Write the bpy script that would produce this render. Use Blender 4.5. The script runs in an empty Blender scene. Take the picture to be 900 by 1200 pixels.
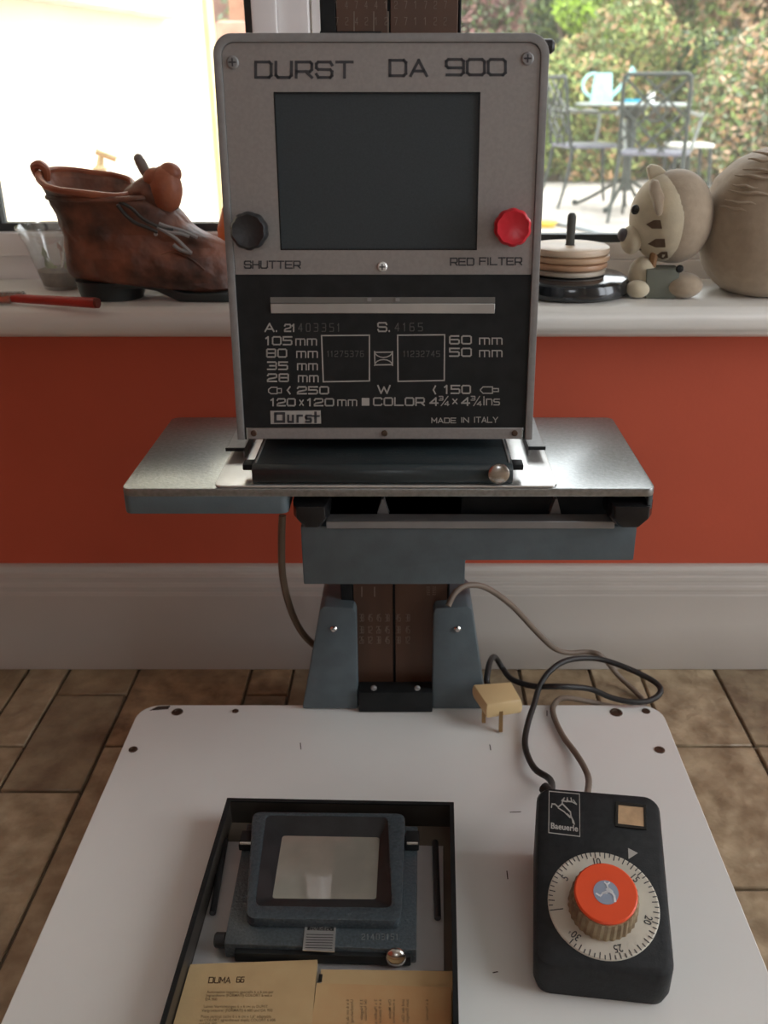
import bpy, bmesh, math, random
from mathutils import Vector, Matrix, noise
random.seed(7)
PI = math.pi
D2R = math.radians
sc = bpy.context.scene

# ------------------------------------------------------------------ camera
PITCH = D2R(24.45); FPX = 1080.0; CX = 481.0; CY = 600.0
CAM = Vector((0, 0, .615))
cd = bpy.data.cameras.new('camera'); cam = bpy.data.objects.new('camera', cd)
sc.collection.objects.link(cam); sc.camera = cam
cam.location = CAM; cam.rotation_euler = (PI/2-PITCH, 0, 0)
cd.lens = 36*FPX/1200; cd.sensor_width = 36; cd.shift_x = -31/1200
cd.clip_start = .02; cd.clip_end = 100
cd.dof.use_dof = True; cd.dof.focus_distance = .72; cd.dof.aperture_fstop = 9

# ------------------------------------------------------------------ world, lights, exposure
w = bpy.data.worlds.new('sky'); sc.world = w; w.use_nodes = True
nt = w.node_tree; nt.nodes.clear()
wo = nt.nodes.new('ShaderNodeOutputWorld'); bg = nt.nodes.new('ShaderNodeBackground')
tc = nt.nodes.new('ShaderNodeTexCoord'); sp = nt.nodes.new('ShaderNodeSeparateXYZ')
rp = nt.nodes.new('ShaderNodeValToRGB')
nt.links.new(tc.outputs['Generated'], sp.inputs[0]); nt.links.new(sp.outputs[2], rp.inputs[0])
rp.color_ramp.elements[0].position = 0; rp.color_ramp.elements[0].color = (.84, .89, .95, 1)
rp.color_ramp.elements[1].position = .8; rp.color_ramp.elements[1].color = (.95, .98, 1, 1)
nt.links.new(rp.outputs[0], bg.inputs[0]); bg.inputs[1].default_value = 4.0
nt.links.new(bg.outputs[0], wo.inputs[0])

def area(name, loc, rot, sx, sy, power, col=(1, 1, 1), portal=False):
    l = bpy.data.lights.new(name, 'AREA'); l.shape = 'RECTANGLE'; l.size = sx; l.size_y = sy
    l.energy = power; l.color = col
    if portal: l.cycles.is_portal = True
    o = bpy.data.objects.new(name, l); sc.collection.objects.link(o)
    o.location = loc; o.rotation_euler = rot
    return o
# daylight through the window openings of the room
RW = (-.40, .72, .12, 2.05)      # right-hand window: y0, y1, z0, z1
FWN = (-.2, .5, 1.0, 1.6)        # rear window: x0, x1, z0, z1
area('window_portal_right', (1.85, (RW[0]+RW[1])/2, (RW[2]+RW[3])/2), (0, D2R(90), 0), RW[3]-RW[2], RW[1]-RW[0], 1, portal=True)
area('window_portal_rear', ((FWN[0]+FWN[1])/2, -2.54, (FWN[2]+FWN[3])/2), (D2R(90), 0, 0), FWN[1]-FWN[0], FWN[3]-FWN[2], 1, portal=True)
area('window_portal', (.3, 1.13, 1.07), (D2R(-90), 0, 0), 1.7, 1.3, 1, portal=True)
l = bpy.data.lights.new('sun', 'SUN'); l.energy = 2.2; l.angle = D2R(12); l.color = (1, .95, .85)
o = bpy.data.objects.new('sun', l); sc.collection.objects.link(o)
o.rotation_euler = Vector((.55, .45, .9)).to_track_quat('Z', 'Y').to_euler()
sc.view_settings.view_transform = 'Standard'; sc.view_settings.look = 'None'
sc.view_settings.gamma = 1; sc.view_settings.use_curve_mapping = False
sc.view_settings.exposure = 0.48

# ------------------------------------------------------------------ measuring helpers (photo measurements -> metres)
FW = Vector((0, math.cos(PITCH), -math.sin(PITCH))); UP = Vector((0, math.sin(PITCH), math.cos(PITCH)))
def ray(px, py): return FW + Vector((1, 0, 0))*((px-CX)/FPX) - UP*((py-CY)/FPX)
def on_z(px, py, z):
    r = ray(px, py); return CAM + r*((z-CAM.z)/r.z)
def on_y(px, py, y):
    r = ray(px, py); return CAM + r*(y/r.y)
def on_plane(px, py, p0, n):
    r = ray(px, py); return CAM + r*((p0-CAM).dot(n)/r.dot(n))

# ------------------------------------------------------------------ materials
MC = {}
def mat(name, col, rough=.6, metal=0, var=.12, vs=20, bump=0, bs=200, spec=.5, tint=None, trans=0, sheen=0, bump2=0, bs2=8, coat=0, stretch=(1,1,1)):
    if name in MC: return MC[name]
    m = bpy.data.materials.new(name); m.use_nodes = True
    n = m.node_tree.nodes; L = m.node_tree.links; b = n['Principled BSDF']
    b.inputs['Roughness'].default_value = rough; b.inputs['Metallic'].default_value = metal
    b.inputs['Specular IOR Level'].default_value = spec
    if trans: b.inputs['Transmission Weight'].default_value = trans
    if sheen: b.inputs['Sheen Weight'].default_value = sheen
    if coat: b.inputs['Coat Weight'].default_value = coat; b.inputs['Coat Roughness'].default_value = .12; b.inputs['Coat IOR'].default_value = 1.6
    t = n.new('ShaderNodeTexCoord'); mp = n.new('ShaderNodeMapping'); mp.inputs['Scale'].default_value = stretch
    L.new(t.outputs['Object'], mp.inputs[0])
    nz = n.new('ShaderNodeTexNoise'); nz.inputs['Scale'].default_value = vs; nz.inputs['Detail'].default_value = 5
    L.new(mp.outputs[0], nz.inputs['Vector'])
    mx = n.new('ShaderNodeMix'); mx.data_type = 'RGBA'
    c2 = tint if tint else tuple(c*(1-var) for c in col); c1 = col if tint else tuple(min(1, c*(1+var)) for c in col)
    mx.inputs[6].default_value = (*c1, 1); mx.inputs[7].default_value = (*c2, 1)
    r = n.new('ShaderNodeValToRGB'); r.color_ramp.elements[0].position = .35; r.color_ramp.elements[1].position = .65
    L.new(nz.outputs[0], r.inputs[0]); L.new(r.outputs[0], mx.inputs[0]); L.new(mx.outputs[2], b.inputs['Base Color'])
    last = None
    for (st, s) in ((bump, bs), (bump2, bs2)):
        if st:
            z = n.new('ShaderNodeTexNoise'); z.inputs['Scale'].default_value = s; z.inputs['Detail'].default_value = 2
            L.new(mp.outputs[0], z.inputs['Vector'])
            bp = n.new('ShaderNodeBump'); bp.inputs['Strength'].default_value = st; bp.inputs['Distance'].default_value = .3/s
            L.new(z.outputs[0], bp.inputs['Height'])
            if last: L.new(last.outputs[0], bp.inputs['Normal'])
            last = bp
    if last: L.new(last.outputs[0], b.inputs['Normal'])
    MC[name] = m; return m

def glass_mat(name, tint=(1, 1, 1), ior=1.45, rough=0.0, fac=None):
    if name in MC: return MC[name]
    m = bpy.data.materials.new(name); m.use_nodes = True; n = m.node_tree.nodes; L = m.node_tree.links; n.clear()
    out = n.new('ShaderNodeOutputMaterial'); mx = n.new('ShaderNodeMixShader'); tr = n.new('ShaderNodeBsdfTransparent')
    gl = n.new('ShaderNodeBsdfGlossy'); gl.inputs['Roughness'].default_value = rough; tr.inputs[0].default_value = (*tint, 1)
    if fac is None:
        fr = n.new('ShaderNodeFresnel'); fr.inputs[0].default_value = ior; L.new(fr.outputs[0], mx.inputs[0])
    else: mx.inputs[0].default_value = fac
    L.new(tr.outputs[0], mx.inputs[1]); L.new(gl.outputs[0], mx.inputs[2]); L.new(mx.outputs[0], out.inputs[0])
    MC[name] = m; return m

# ------------------------------------------------------------------ mesh builder
def wloc(o):
    v = Vector((0, 0, 0))
    while o: v = v + o.location; o = o.parent
    return v
def prop(o, label=None, cat=None, group=None, kind=None):
    if label: o['label'] = label
    if cat: o['category'] = cat
    if group: o['group'] = group
    if kind: o['kind'] = kind
    return o
def empty(name, loc, label, cat, group=None):
    o = bpy.data.objects.new(name, None); sc.collection.objects.link(o); o.location = loc
    o.empty_display_size = .02
    return prop(o, label, cat, group)
class MB:
    def __init__(s, M=None): s.v = []; s.f = []; s.M = M or Matrix.Identity(4)
    def add(s, vs, fs):
        k = len(s.v); s.v += [s.M @ Vector(v) for v in vs]; s.f += [tuple(k+i for i in f) for f in fs]; return s
    def box(s, x0, y0, z0, x1, y1, z1):
        v = [(x, y, z) for z in (z0, z1) for y in (y0, y1) for x in (x0, x1)]
        return s.add(v, [(0, 2, 3, 1), (4, 5, 7, 6), (0, 1, 5, 4), (2, 6, 7, 3), (0, 4, 6, 2), (1, 3, 7, 5)])
    def hull8(s, bot, top):
        return s.add(list(bot)+list(top), [(3, 2, 1, 0), (4, 5, 6, 7), (0, 1, 5, 4), (1, 2, 6, 5), (2, 3, 7, 6), (3, 0, 4, 7)])
    def prism(s, poly, z0, z1, T=None):
        n = len(poly); T = T or (lambda x, y, z: (x, y, z))
        v = [T(x, y, z0) for x, y in poly] + [T(x, y, z1) for x, y in poly]
        return s.add(v, [tuple(range(n-1, -1, -1)), tuple(range(n, 2*n))] + [(i, (i+1) % n, n+(i+1) % n, n+i) for i in range(n)])
    def frame(s, x0, y0, x1, y1, t, z0, z1, T=None, r=0, ri=0):
        a = rrect(x0, y0, x1, y1, r, 5 if r else 1); b = rrect(x0+t, y0+t, x1-t, y1-t, ri if ri else max(r-t, 0), 5 if r else 1)
        n = len(a); T = T or (lambda x, y, z: (x, y, z))
        if len(b) != n: b = rrect(x0+t, y0+t, x1-t, y1-t, 1e-4, 5)
        v = [T(x, y, z0) for x, y in a]+[T(x, y, z0) for x, y in b]+[T(x, y, z1) for x, y in a]+[T(x, y, z1) for x, y in b]
        f = []
        for i in range(n):
            j = (i+1) % n
            f += [(2*n+i, 2*n+j, 3*n+j, 3*n+i), (i, n+i, n+j, j), (i, j, 2*n+j, 2*n+i), (n+j, n+i, 3*n+i, 3*n+j)]
        return s.add(v, f)
    def lathe(s, prof, T=None, seg=32, sc_=None):
        T = T or (lambda x, y, z: (x, y, z)); n = len(prof); v = []
        for k in range(seg):
            a = 2*PI*k/seg; m = sc_(a) if sc_ else 1
            v += [T(r*m*math.cos(a), r*m*math.sin(a), z) for r, z in prof]
        f = [(k*n+i, ((k+1) % seg)*n+i, ((k+1) % seg)*n+i+1, k*n+i+1) for k in range(seg) for i in range(n-1)]
        if prof[0][0] > 1e-6: f.append(tuple(k*n for k in range(seg-1, -1, -1)))
        if prof[-1][0] > 1e-6: f.append(tuple(k*n+n-1 for k in range(seg)))
        return s.add(v, f)
    def tube(s, pts, r, seg=8, cap=True, smooth=0):
        P = [Vector(p) for p in pts]
        if smooth: P = catmull(P, smooth)
        n = len(P); R = r if callable(r) else (lambda t: r); v = []; nrm = None
        for i, p in enumerate(P):
            t = (P[min(i+1, n-1)]-P[max(i-1, 0)]).normalized()
            if nrm is None: nrm = t.orthogonal().normalized()
            nrm = (nrm - t*nrm.dot(t)).normalized(); b = t.cross(nrm); rr = R(i/(n-1))
            v += [p+(nrm*math.cos(2*PI*k/seg)+b*math.sin(2*PI*k/seg))*rr for k in range(seg)]
        f = [(i*seg+k, i*seg+(k+1) % seg, (i+1)*seg+(k+1) % seg, (i+1)*seg+k) for i in range(n-1) for k in range(seg)]
        if cap: f += [tuple(range(seg-1, -1, -1)), tuple((n-1)*seg+k for k in range(seg))]
        return s.add(v, f)
    def ball(s, c, r, seg=20, rings=12, fn=None, R=None):
        r = (r, r, r) if not hasattr(r, '__len__') else r; v = []; R = R or Matrix.Identity(3)
        for i in range(rings+1):
            th = PI*i/rings
            for k in range(seg):
                a = 2*PI*k/seg; d = Vector((math.sin(th)*math.cos(a), math.sin(th)*math.sin(a), math.cos(th)))
                m = fn(d) if fn else 1
                v.append(Vector(c)+R @ Vector((d.x*r[0]*m, d.y*r[1]*m, d.z*r[2]*m)))
        f = [(i*seg+k, (i+1)*seg+k, (i+1)*seg+(k+1) % seg, i*seg+(k+1) % seg) for i in range(rings) for k in range(seg)]
        return s.add(v, f)
    def loft(s, rings, cap=True):
        n = len(rings[0]); v = [p for r in rings for p in r]; m = len(rings)
        f = [(i*n+k, i*n+(k+1) % n, (i+1)*n+(k+1) % n, (i+1)*n+k) for i in range(m-1) for k in range(n)]
        if cap: f += [tuple(range(n-1, -1, -1)), tuple((m-1)*n+k for k in range(n))]
        return s.add(v, f)
    def build(s, name, m, parent=None, bevel=0, smooth=None, seg=2, label=None, kind=None, sub=0):
        off = wloc(parent) if parent else Vector((0, 0, 0))
        me = bpy.data.meshes.new(name); me.from_pydata([v-off for v in s.v], [], s.f)
        bm = bmesh.new(); bm.from_mesh(me)
        bmesh.ops.remove_doubles(bm, verts=bm.verts, dist=1e-6)
        bmesh.ops.recalc_face_normals(bm, faces=bm.faces)
        if bevel:
            es = [e for e in bm.edges if len(e.link_faces) == 2 and e.calc_face_angle(0) > .5]
            bmesh.ops.bevel(bm, geom=es, offset=bevel, segments=seg, profile=.6, affect='EDGES', clamp_overlap=True)
        sm = smooth if smooth is not None else bool(bevel)
        for f in bm.faces: f.smooth = sm
        if sm:
            for e in bm.edges:
                if len(e.link_faces) == 2 and e.calc_face_angle(0) > .7: e.smooth = False
        bm.to_mesh(me); bm.free(); me.materials.append(m)
        o = bpy.data.objects.new(name, me); sc.collection.objects.link(o)
        if parent: o.parent = parent
        if sub: md = o.modifiers.new('sub', 'SUBSURF'); md.levels = sub; md.render_levels = sub
        if label: o['label'] = label
        if kind: o['kind'] = kind
        return o
def catmull(P, k):
    out = []; n = len(P)
    for i in range(n-1):
        a, b, c, d = P[max(i-1, 0)], P[i], P[i+1], P[min(i+2, n-1)]
        for j in range(k):
            t = j/k
            out.append(.5*((2*b)+(c-a)*t+(2*a-5*b+4*c-d)*t*t+(3*b-a-3*c+d)*t**3))
    out.append(P[-1]); return out
def rrect(x0, y0, x1, y1, r, seg=5):
    if r <= 0 or seg == 1: return [(x0, y0), (x1, y0), (x1, y1), (x0, y1)]
    o = []
    for cx, cy, a in ((x1-r, y0+r, -90), (x1-r, y1-r, 0), (x0+r, y1-r, 90), (x0+r, y0+r, 180)):
        for k in range(seg+1):
            t = D2R(a+90*k/seg); o.append((cx+r*math.cos(t), cy+r*math.sin(t)))
    return o
def ccw(poly): return poly

# ------------------------------------------------------------------ lettering
SQ = lambda x0, y0, x1, y1, c=.14: [(x0+c, y0), (x1-c, y0), (x1, y0+c), (x1, y1-c), (x1-c, y1), (x0+c, y1), (x0, y1-c), (x0, y0+c), (x0+c, y0)]
GL = {
 'D': [[(0, 0), (0, 1), (.86, 1), (1, .86), (1, .14), (.86, 0), (0, 0)]],
 'U': [[(0, 1), (0, .14), (.14, 0), (.86, 0), (1, .14), (1, 1)]],
 'R': [[(0, 0), (0, 1), (.88, 1), (1, .88), (1, .5), (.88, .38), (0, .38)], [(.6, .38), (1, 0)]],
 'S': [[(1, .8), (.88, 1), (.12, 1), (0, .88), (0, .62), (.12, .52), (.88, .5), (1, .38), (1, .12), (.88, 0), (.12, 0), (0, .2)]],
 'T': [[(0, 1), (1, 1)], [(.5, 1), (.5, 0)]], 'A': [[(0, 0), (.5, 1), (1, 0)], [(.2, .3), (.8, .3)]],
 'H': [[(0, 0), (0, 1)], [(1, 0), (1, 1)], [(0, .5), (1, .5)]], 'E': [[(1, 0), (0, 0), (0, 1), (1, 1)], [(0, .5), (.9, .5)]],
 'F': [[(0, 0), (0, 1), (1, 1)], [(0, .5), (.85, .5)]], 'I': [[(0, 0), (0, 1)]], 'L': [[(0, 1), (0, 0), (1, 0)]],
 'M': [[(0, 0), (0, 1), (.5, .3), (1, 1), (1, 0)]], 'N': [[(0, 0), (0, 1), (1, 0), (1, 1)]], 'Y': [[(0, 1), (.5, .45), (1, 1)], [(.5, .45), (.5, 0)]],
 'W': [[(0, 1), (.25, 0), (.5, .8), (.75, 0), (1, 1)]], 'C': [[(1, .85), (.86, 1), (.14, 1), (0, .86), (0, .14), (.14, 0), (.86, 0), (1, .15)]],
 'O': [SQ(0, 0, 1, 1)], '0': [SQ(0, 0, 1, 1)], '1': [[(0, .8), (.5, 1), (.5, 0)]],
 '2': [[(0, .8), (.12, 1), (.88, 1), (1, .88), (1, .6), (.85, .5), (.15, .35), (0, .2), (0, 0), (1, 0)]],
 '3': [[(0, 1), (.88, 1), (1, .88), (1, .62), (.88, .5), (.25, .5)], [(.88, .5), (1, .38), (1, .12), (.88, 0), (0, 0)]],
 '4': [[(.75, 0), (.75, 1), (0, .3), (1, .3)]], '5': [[(1, 1), (0, 1), (0, .55), (.88, .55), (1, .43), (1, .12), (.88, 0), (0, 0)]],
 '6': [[(.95, 1), (.14, 1), (0, .86), (0, .12), (.12, 0), (.88, 0), (1, .12), (1, .42), (.88, .54), (0, .54)]],
 '7': [[(0, 1), (1, 1), (.35, 0)]], '8': [SQ(0, .5, 1, 1, .1), SQ(0, 0, 1, .5, .1)],
 '9': [[(.05, 0), (.86, 0), (1, .14), (1, .88), (.88, 1), (.12, 1), (0, .88), (0, .58), (.12, .46), (1, .46)]],
 'm': [[(0, 0), (0, .7), (.9, .7), (1, .6), (1, 0)], [(.5, .7), (.5, 0)]], 'i': [[(0, 0), (0, .7)], [(0, .88), (0, 1)]],
 'n': [[(0, 0), (0, .7), (.85, .7), (1, .58), (1, 0)]],
 's': [[(1, .7), (.1, .7), (0, .6), (0, .45), (.1, .37), (.9, .35), (1, .25), (1, .1), (.9, 0), (0, 0)]],
 'u': [[(0, .7), (0, .1), (.1, 0), (1, 0)], [(1, .7), (1, 0)]], 'r': [[(0, 0), (0, .7)], [(0, .6), (.3, .7), (1, .7)]],
 't': [[(.2, 1), (.2, .1), (.35, 0), (.9, 0)], [(-.2, .68), (.9, .68)]],
 'x': [[(.1, .15), (.9, .75)], [(.1, .75), (.9, .15)]], '(': [[(.8, 1), (.2, .5), (.8, 0)]], '.': [[(0, 0), (0, .06)]], '/': [[(0, 0), (1, 1)]],
}
NARROW = {'I': .08, 'i': .08, '1': .5, '.': .08, '(': .4, 'm': 1.05, ' ': .6, 'x': .7, 'n': .8, 's': .8, '/': .5, 'Y': 1, 't': .7, 'r': .7}
def ribbon(mb, pts2, wd, F):
    for i in range(len(pts2)-1):
        a = Vector(pts2[i]); b = Vector(pts2[i+1]); d = (b-a)
        if d.length < 1e-9: continue
        d.normalize(); n = Vector((-d.y, d.x))*wd/2; a2 = a-d*wd*.45; b2 = b+d*wd*.45
        mb.add([F(*(a2-n)), F(*(b2-n)), F(*(b2+n)), F(*(a2+n))], [(0, 1, 2, 3)])
def stroke(mb, text, x0, x1, yt, yb, wd, F, gap=.32):
    tot = sum(NARROW.get(c, 1) for c in text)+gap*(len(text)-1); u = (x1-x0)/tot; x = x0
    for c in text:
        cw = NARROW.get(c, 1)*u
        for pl in GL.get(c, []): ribbon(mb, [(x+px*cw, yb+(yt-yb)*py) for px, py in pl], wd, F)
        x += cw+gap*u
def btext(mb, body, T, size=1, bold=0, align='CENTER', xs=1, shear=0):
    c = bpy.data.curves.new('t', 'FONT'); c.body = body; c.size = size; c.align_x = align; c.align_y = 'CENTER' if align == 'CENTER' else 'TOP'
    c.offset = bold; c.resolution_u = 3; c.shear = shear
    o = bpy.data.objects.new('t', c); sc.collection.objects.link(o)
    me = o.to_mesh(); vs = [(v.co.x*xs, v.co.y) for v in me.vertices]; fs = [tuple(p.vertices) for p in me.polygons]
    o.to_mesh_clear(); bpy.data.objects.remove(o); bpy.data.curves.remove(c)
    mb.add([T(*v) for v in vs], fs)

# ------------------------------------------------------------------ palette
M_white = mat('white_gloss_paint', (.82, .79, .74), .35, var=.04, vs=6)
M_red = mat('terracotta_wall_paint', (.56, .095, .045), .75, var=.06, vs=5, bump=.1, bs=300)
M_wall = mat('cream_wall_paint', (.66, .6, .5), .8, var=.03)
M_hammer = mat('blue_grey_hammer_paint', (.27, .285, .285), .38, metal=.9, var=.12, vs=300, bump=.4, bs=330, coat=1)
_h = M_hammer.node_tree.nodes['Principled BSDF']; _h.inputs['Coat Roughness'].default_value = .22; _h.inputs['Coat IOR'].default_value = 2.1
M_blue = mat('blue_grey_paint', (.10, .13, .145), .5, var=.08, vs=60, bump=.15, bs=500)
M_silver = mat('silver_panel', (.31, .29, .275), .5, metal=.35, var=.05, vs=400)
M_frame = mat('grey_frame_paint', (.27, .265, .26), .45, metal=.2, var=.06, vs=200)
M_black = mat('black_panel', (.014, .0155, .016), .5, var=.2, vs=80, spec=.25)
M_blk2 = mat('black_plastic', (.022, .022, .023), .4, var=.2, vs=60, bump=.1, bs=400)
M_print = mat('silver_print', (.42, .40, .37), .6, var=.05)
M_dprint = mat('dark_print', (.045, .045, .05), .6)
M_steel = mat('bright_steel', (.72, .71, .69), .28, metal=.75, var=.06, vs=30, bump=.05, bs=80)
M_chrome = mat('worn_chrome', (.6, .58, .55), .22, metal=1, var=.2, vs=90)
M_screw = mat('bronzed_screw', (.10, .065, .045), .45, metal=.6)
M_lam = mat('white_laminate', (.83, .83, .80), .36, var=.035, vs=5, bump=.02, bs=60)
M_chip = mat('exposed_fibreboard', (.05, .035, .025), .9)

# ================================================================== ROOM
XL, XR, YB, YW, ZC = -1.9, 1.72, -2.42, .925, 2.35
M_floor = mat('beige_stone_floor', (.27, .2, .145), .5, var=.2, vs=6, bump=.3, bs=40)
fl = MB().box(XL-.1, YB-.1, -.06, XR+.1, YW+.2, -.004).build('floor', mat('dark_grout', (.15, .115, .08), .9), kind='structure')
o = MB().box(XL-.1, YB-.1, -.01, XR+.1, .10, 0).box(XL-.1, .1, -.01, -1.15, YW+.1, 0).box(1.2, .1, -.01, XR+.1, YW+.1, 0).build('floor', M_floor, kind='structure')
tile_cols = [-1.15, -1.02, -.938, -.89, -.757, -.676, -.628, -.496, -.447, -.399, -.318, -.186, -.137, -.055, .078, .127, .209, .267, .356, .44, .572, .62, .702, .835, .883, .965, 1.1, 1.2]
cuts = {8: [.35, .615, .768], 9: [.24, .5, .7, .857], 10: [.3, .768], 11: [.3, .55, .768, .857], 12: [.4, .768], 13: [.4, .768], 14: [.5, .768], 15: [.6, .768],
        16: [.5, .768], 17: [.42, .58, .768], 18: [.35, .5, .676, .768], 19: [.32, .56, .672, .812], 20: [.4, .58, .74], 21: [.36, .6, .812]}
tm = []
for i, (c, t) in enumerate([((.42, .31, .19), (.22, .15, .085)), ((.35, .27, .17), (.19, .13, .08)), ((.48, .37, .24), (.28, .20, .12)), ((.42, .28, .16), (.21, .13, .07))]):
    tm.append(mat('riven_stone_tile_%d' % i, c, .45, tint=t, vs=22+i*7, bump=.5, bs=70, bump2=.5, bs2=22))
rt = random.Random(5)
for i in range(len(tile_cols)-1):
    x0, x1 = tile_cols[i], tile_cols[i+1]
    ys = [.10]+cuts.get(i, sorted([.3+rt.random()*.1, .52+rt.random()*.1, .768]))+[.93]
    for a, b in zip(ys, ys[1:]):
        g = .0016; h = rt.uniform(-.0006, .0004)
        t = MB().box(x0+g, a+g, -.012, x1-g, b-g, h).build('tile', tm[rt.randrange(4)], fl, bevel=.0012, seg=1)

# window wall (named wall_back), with one opening over the sill
WX0, WX1, WZ1 = -.56, 1.15, 1.75
MB().box(XL-.1, YW, -.05, XR+.1, 1.12, .393).build('wall_back', M_red, kind='structure')
MB().box(XL-.1, YW, .393, WX0, 1.12, ZC).box(WX1, YW, .393, XR+.1, 1.12, ZC).box(WX0, YW, WZ1, WX1, 1.12, ZC).build('wall_back', M_wall, kind='structure')
MB().box(WX0, 1.0, .393, WX1, 1.12, .42).build('wall_back', M_wall, kind='structure')
# left wall, right wall with a window opening, rear wall with a window opening
MB().box(XL-.1, YB-.1, -.05, XL, YW, ZC).build('wall_left', M_red, kind='structure')
MB().box(XR, YB-.1, -.05, XR+.1, YW, RW[2]).box(XR, YB-.1, RW[3], XR+.1, YW, ZC).box(XR, YB-.1, RW[2], XR+.1, RW[0], RW[3]).box(XR, RW[1], RW[2], XR+.1, YW, RW[3]).build('wall_right', M_wall, kind='structure')
MB().box(XL-.1, YB-.1, -.05, XR+.1, YB, FWN[2]).box(XL-.1, YB-.1, FWN[3], XR+.1, YB, ZC).box(XL-.1, YB-.1, FWN[2], FWN[0], YB, FWN[3]).box(FWN[1], YB-.1, FWN[2], XR+.1, YB, FWN[3]).build('wall_front', M_wall, kind='structure')
MB().box(XL-.1, YB-.1, ZC, XR+.1, 1.12, ZC+.1).build('ceiling', mat('ceiling_paint', (.7, .69, .66), .85), kind='structure')
# skirting: flat board, then the moulded top
prof = [(YW+.002, 0), (.906, 0), (.906, .099), (.909, .103), (.9085, .109), (.913, .113), (.9125, .119), (.917, .123), (.918, .130), (YW+.002, .131)]
MB().prism(prof, XL, XR, T=lambda a, b, c: (c, a, b)).build('baseboard_back', mat('skirting_paint', (.50, .455, .41), .5, var=.05, vs=4, bump=.04, bs=30), kind='structure', bevel=.001, seg=1)
# window sill with bullnose front
sp_ = [(1.05, .395), (.903, .395), (.897, .399), (.894, .406), (.894, .413), (.897, .421), (.904, .425), (1.05, .425)]
MB().prism(sp_, WX0-.08, WX1+.08, T=lambda a, b, c: (c, a, b)).build('trim_1', M_white, kind='structure', bevel=.001, seg=1)
# windows
M_upvc = mat('white_window_frame', (.86, .81, .79), .35, var=.03)
M_gask = mat('dark_window_gasket', (.03, .035, .035), .6)
M_glass = glass_mat('window_glass', (.97, .98, .97))
def milky_veil(m, fac):      # translucent white mixed in; on the panes it imitates haze and window glare
    n = m.node_tree.nodes; L = m.node_tree.links; out = n['Material Output']; src = out.inputs[0].links[0].from_socket
    tl_ = n.new('ShaderNodeBsdfTranslucent'); tl_.inputs[0].default_value = (.9, .9, .85, 1); mx = n.new('ShaderNodeMixShader'); mx.inputs[0].default_value = fac
    L.new(src, mx.inputs[1]); L.new(tl_.outputs[0], mx.inputs[2]); L.new(mx.outputs[0], out.inputs[0])
milky_veil(M_glass, .02)  # hazy glare over the garden view, put into the pane material
def window(name, x0, x1, z0, z1, y0, y1, fw, step):
    T = lambda a, b, c: (a, c, b)
    wn = MB().frame(x0, z0, x1, z1, fw*.55, y0, y1, T).build(name, M_upvc, kind='structure', bevel=.002)
    q = fw*.55
    MB().frame(x0+q, z0+q, x1-q, z1-q, fw-q, y0-step, y1-.01, T).build('sash', M_upvc, wn, bevel=.003)
    MB().frame(x0+fw, z0+fw, x1-fw, z1-fw, .0085, y0+.004, y0+.02, T).build('gasket', M_gask, wn)
    MB().box(x0+fw+.004, y0+.01, z0+fw+.004, x1-fw-.004, y0+.014, z1-fw-.004).build('pane', M_glass, wn)
    return wn
window('window_1', -.514, -.103, .420, 1.75, 1.050, 1.10, .056, .008)
window('window_2', -.101, 1.15, .420, 1.75, 1.066, 1.11, .042, -.002)
# rear and right window frames (outside the photo, but the room's daylight comes through them)
for nm, T, (a0, a1, b0, b1) in (('window_3', lambda a, b, c: (XR+.05+c, a, b), RW), ('window_4', lambda a, b, c: (a, YB-.05+c, b), FWN)):
    wn = MB().frame(a0, b0, a1, b1, .05, -.02, .02, T).build(nm, M_upvc, kind='structure')
    m_ = (a0+a1)/2; MB().prism([(m_-.025, b0+.05), (m_+.025, b0+.05), (m_+.025, b1-.05), (m_-.025, b1-.05)], -.02, .02, T).build('mullion', M_upvc, wn)

# ================================================================== ENLARGER
EL = empty('photographic_enlarger', (-.015, .72, .0), 'blue-grey photographic enlarger with a silver and black head, white baseboard and grooved column', 'enlarger')
ZB = .035
# baseboard
bx0, bx1, by0, by1 = on_z(165, 826, ZB).x, on_z(773, 826, ZB).x, .27, .7905
BB = MB().prism(rrect(bx0, by0, bx1, by1, .022, 6), ZB-.022, ZB).build('baseboard', M_lam, EL, bevel=.0008, seg=1)
for sx in (bx0+.05, bx1-.05):
    for sy in (by0+.05, by1-.05): MB().lathe([(.014, 0), (.016, ZB-.022)], lambda x, y, z: (x+sx, y+sy, z), 16).build('foot', M_blk2, BB)
for px, py, r in ((208, 834.5, 6), (276, 833.5, 3.5), (156, 878.5, 4.6), (722, 835, 7), (757, 833.5, 4.6), (773, 879, 5.4)):
    c = on_z(px, py, ZB); rr = r*.00092
    MB().lathe([(0, .0003), (rr*.55, .0003), (rr*.6, .0009), (rr, .0007), (rr*1.05, 0)], lambda x, y, z: (x+c.x, y+c.y, z+ZB), 14).build('screw', M_screw, BB)
for pl in (((352, 871), (352.6, 878)), ((574, 873), (575, 879)), ((598, 952), (610, 951.5)), ((594, 1021), (595, 1030)), ((641, 833), (641, 839)), ((578, 1140), (583, 1139))):
    mb = MB(); ribbon(mb, [on_z(*p, ZB)[:2] for p in pl], .0009, lambda x, y: (x, y, ZB+.0002)); mb.build('pencil_mark', M_chip, BB)
c = on_z(187, 831, ZB)
MB().add([(c.x-.010, c.y-.003, ZB+.0003), (c.x+.009, c.y-.0005, ZB+.0003), (c.x+.010, c.y+.0055, ZB+.0003), (c.x-.003, c.y+.0045, ZB+.0003)], [(0, 1, 2, 3)]).build('chipped_corner', M_chip, BB)
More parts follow.
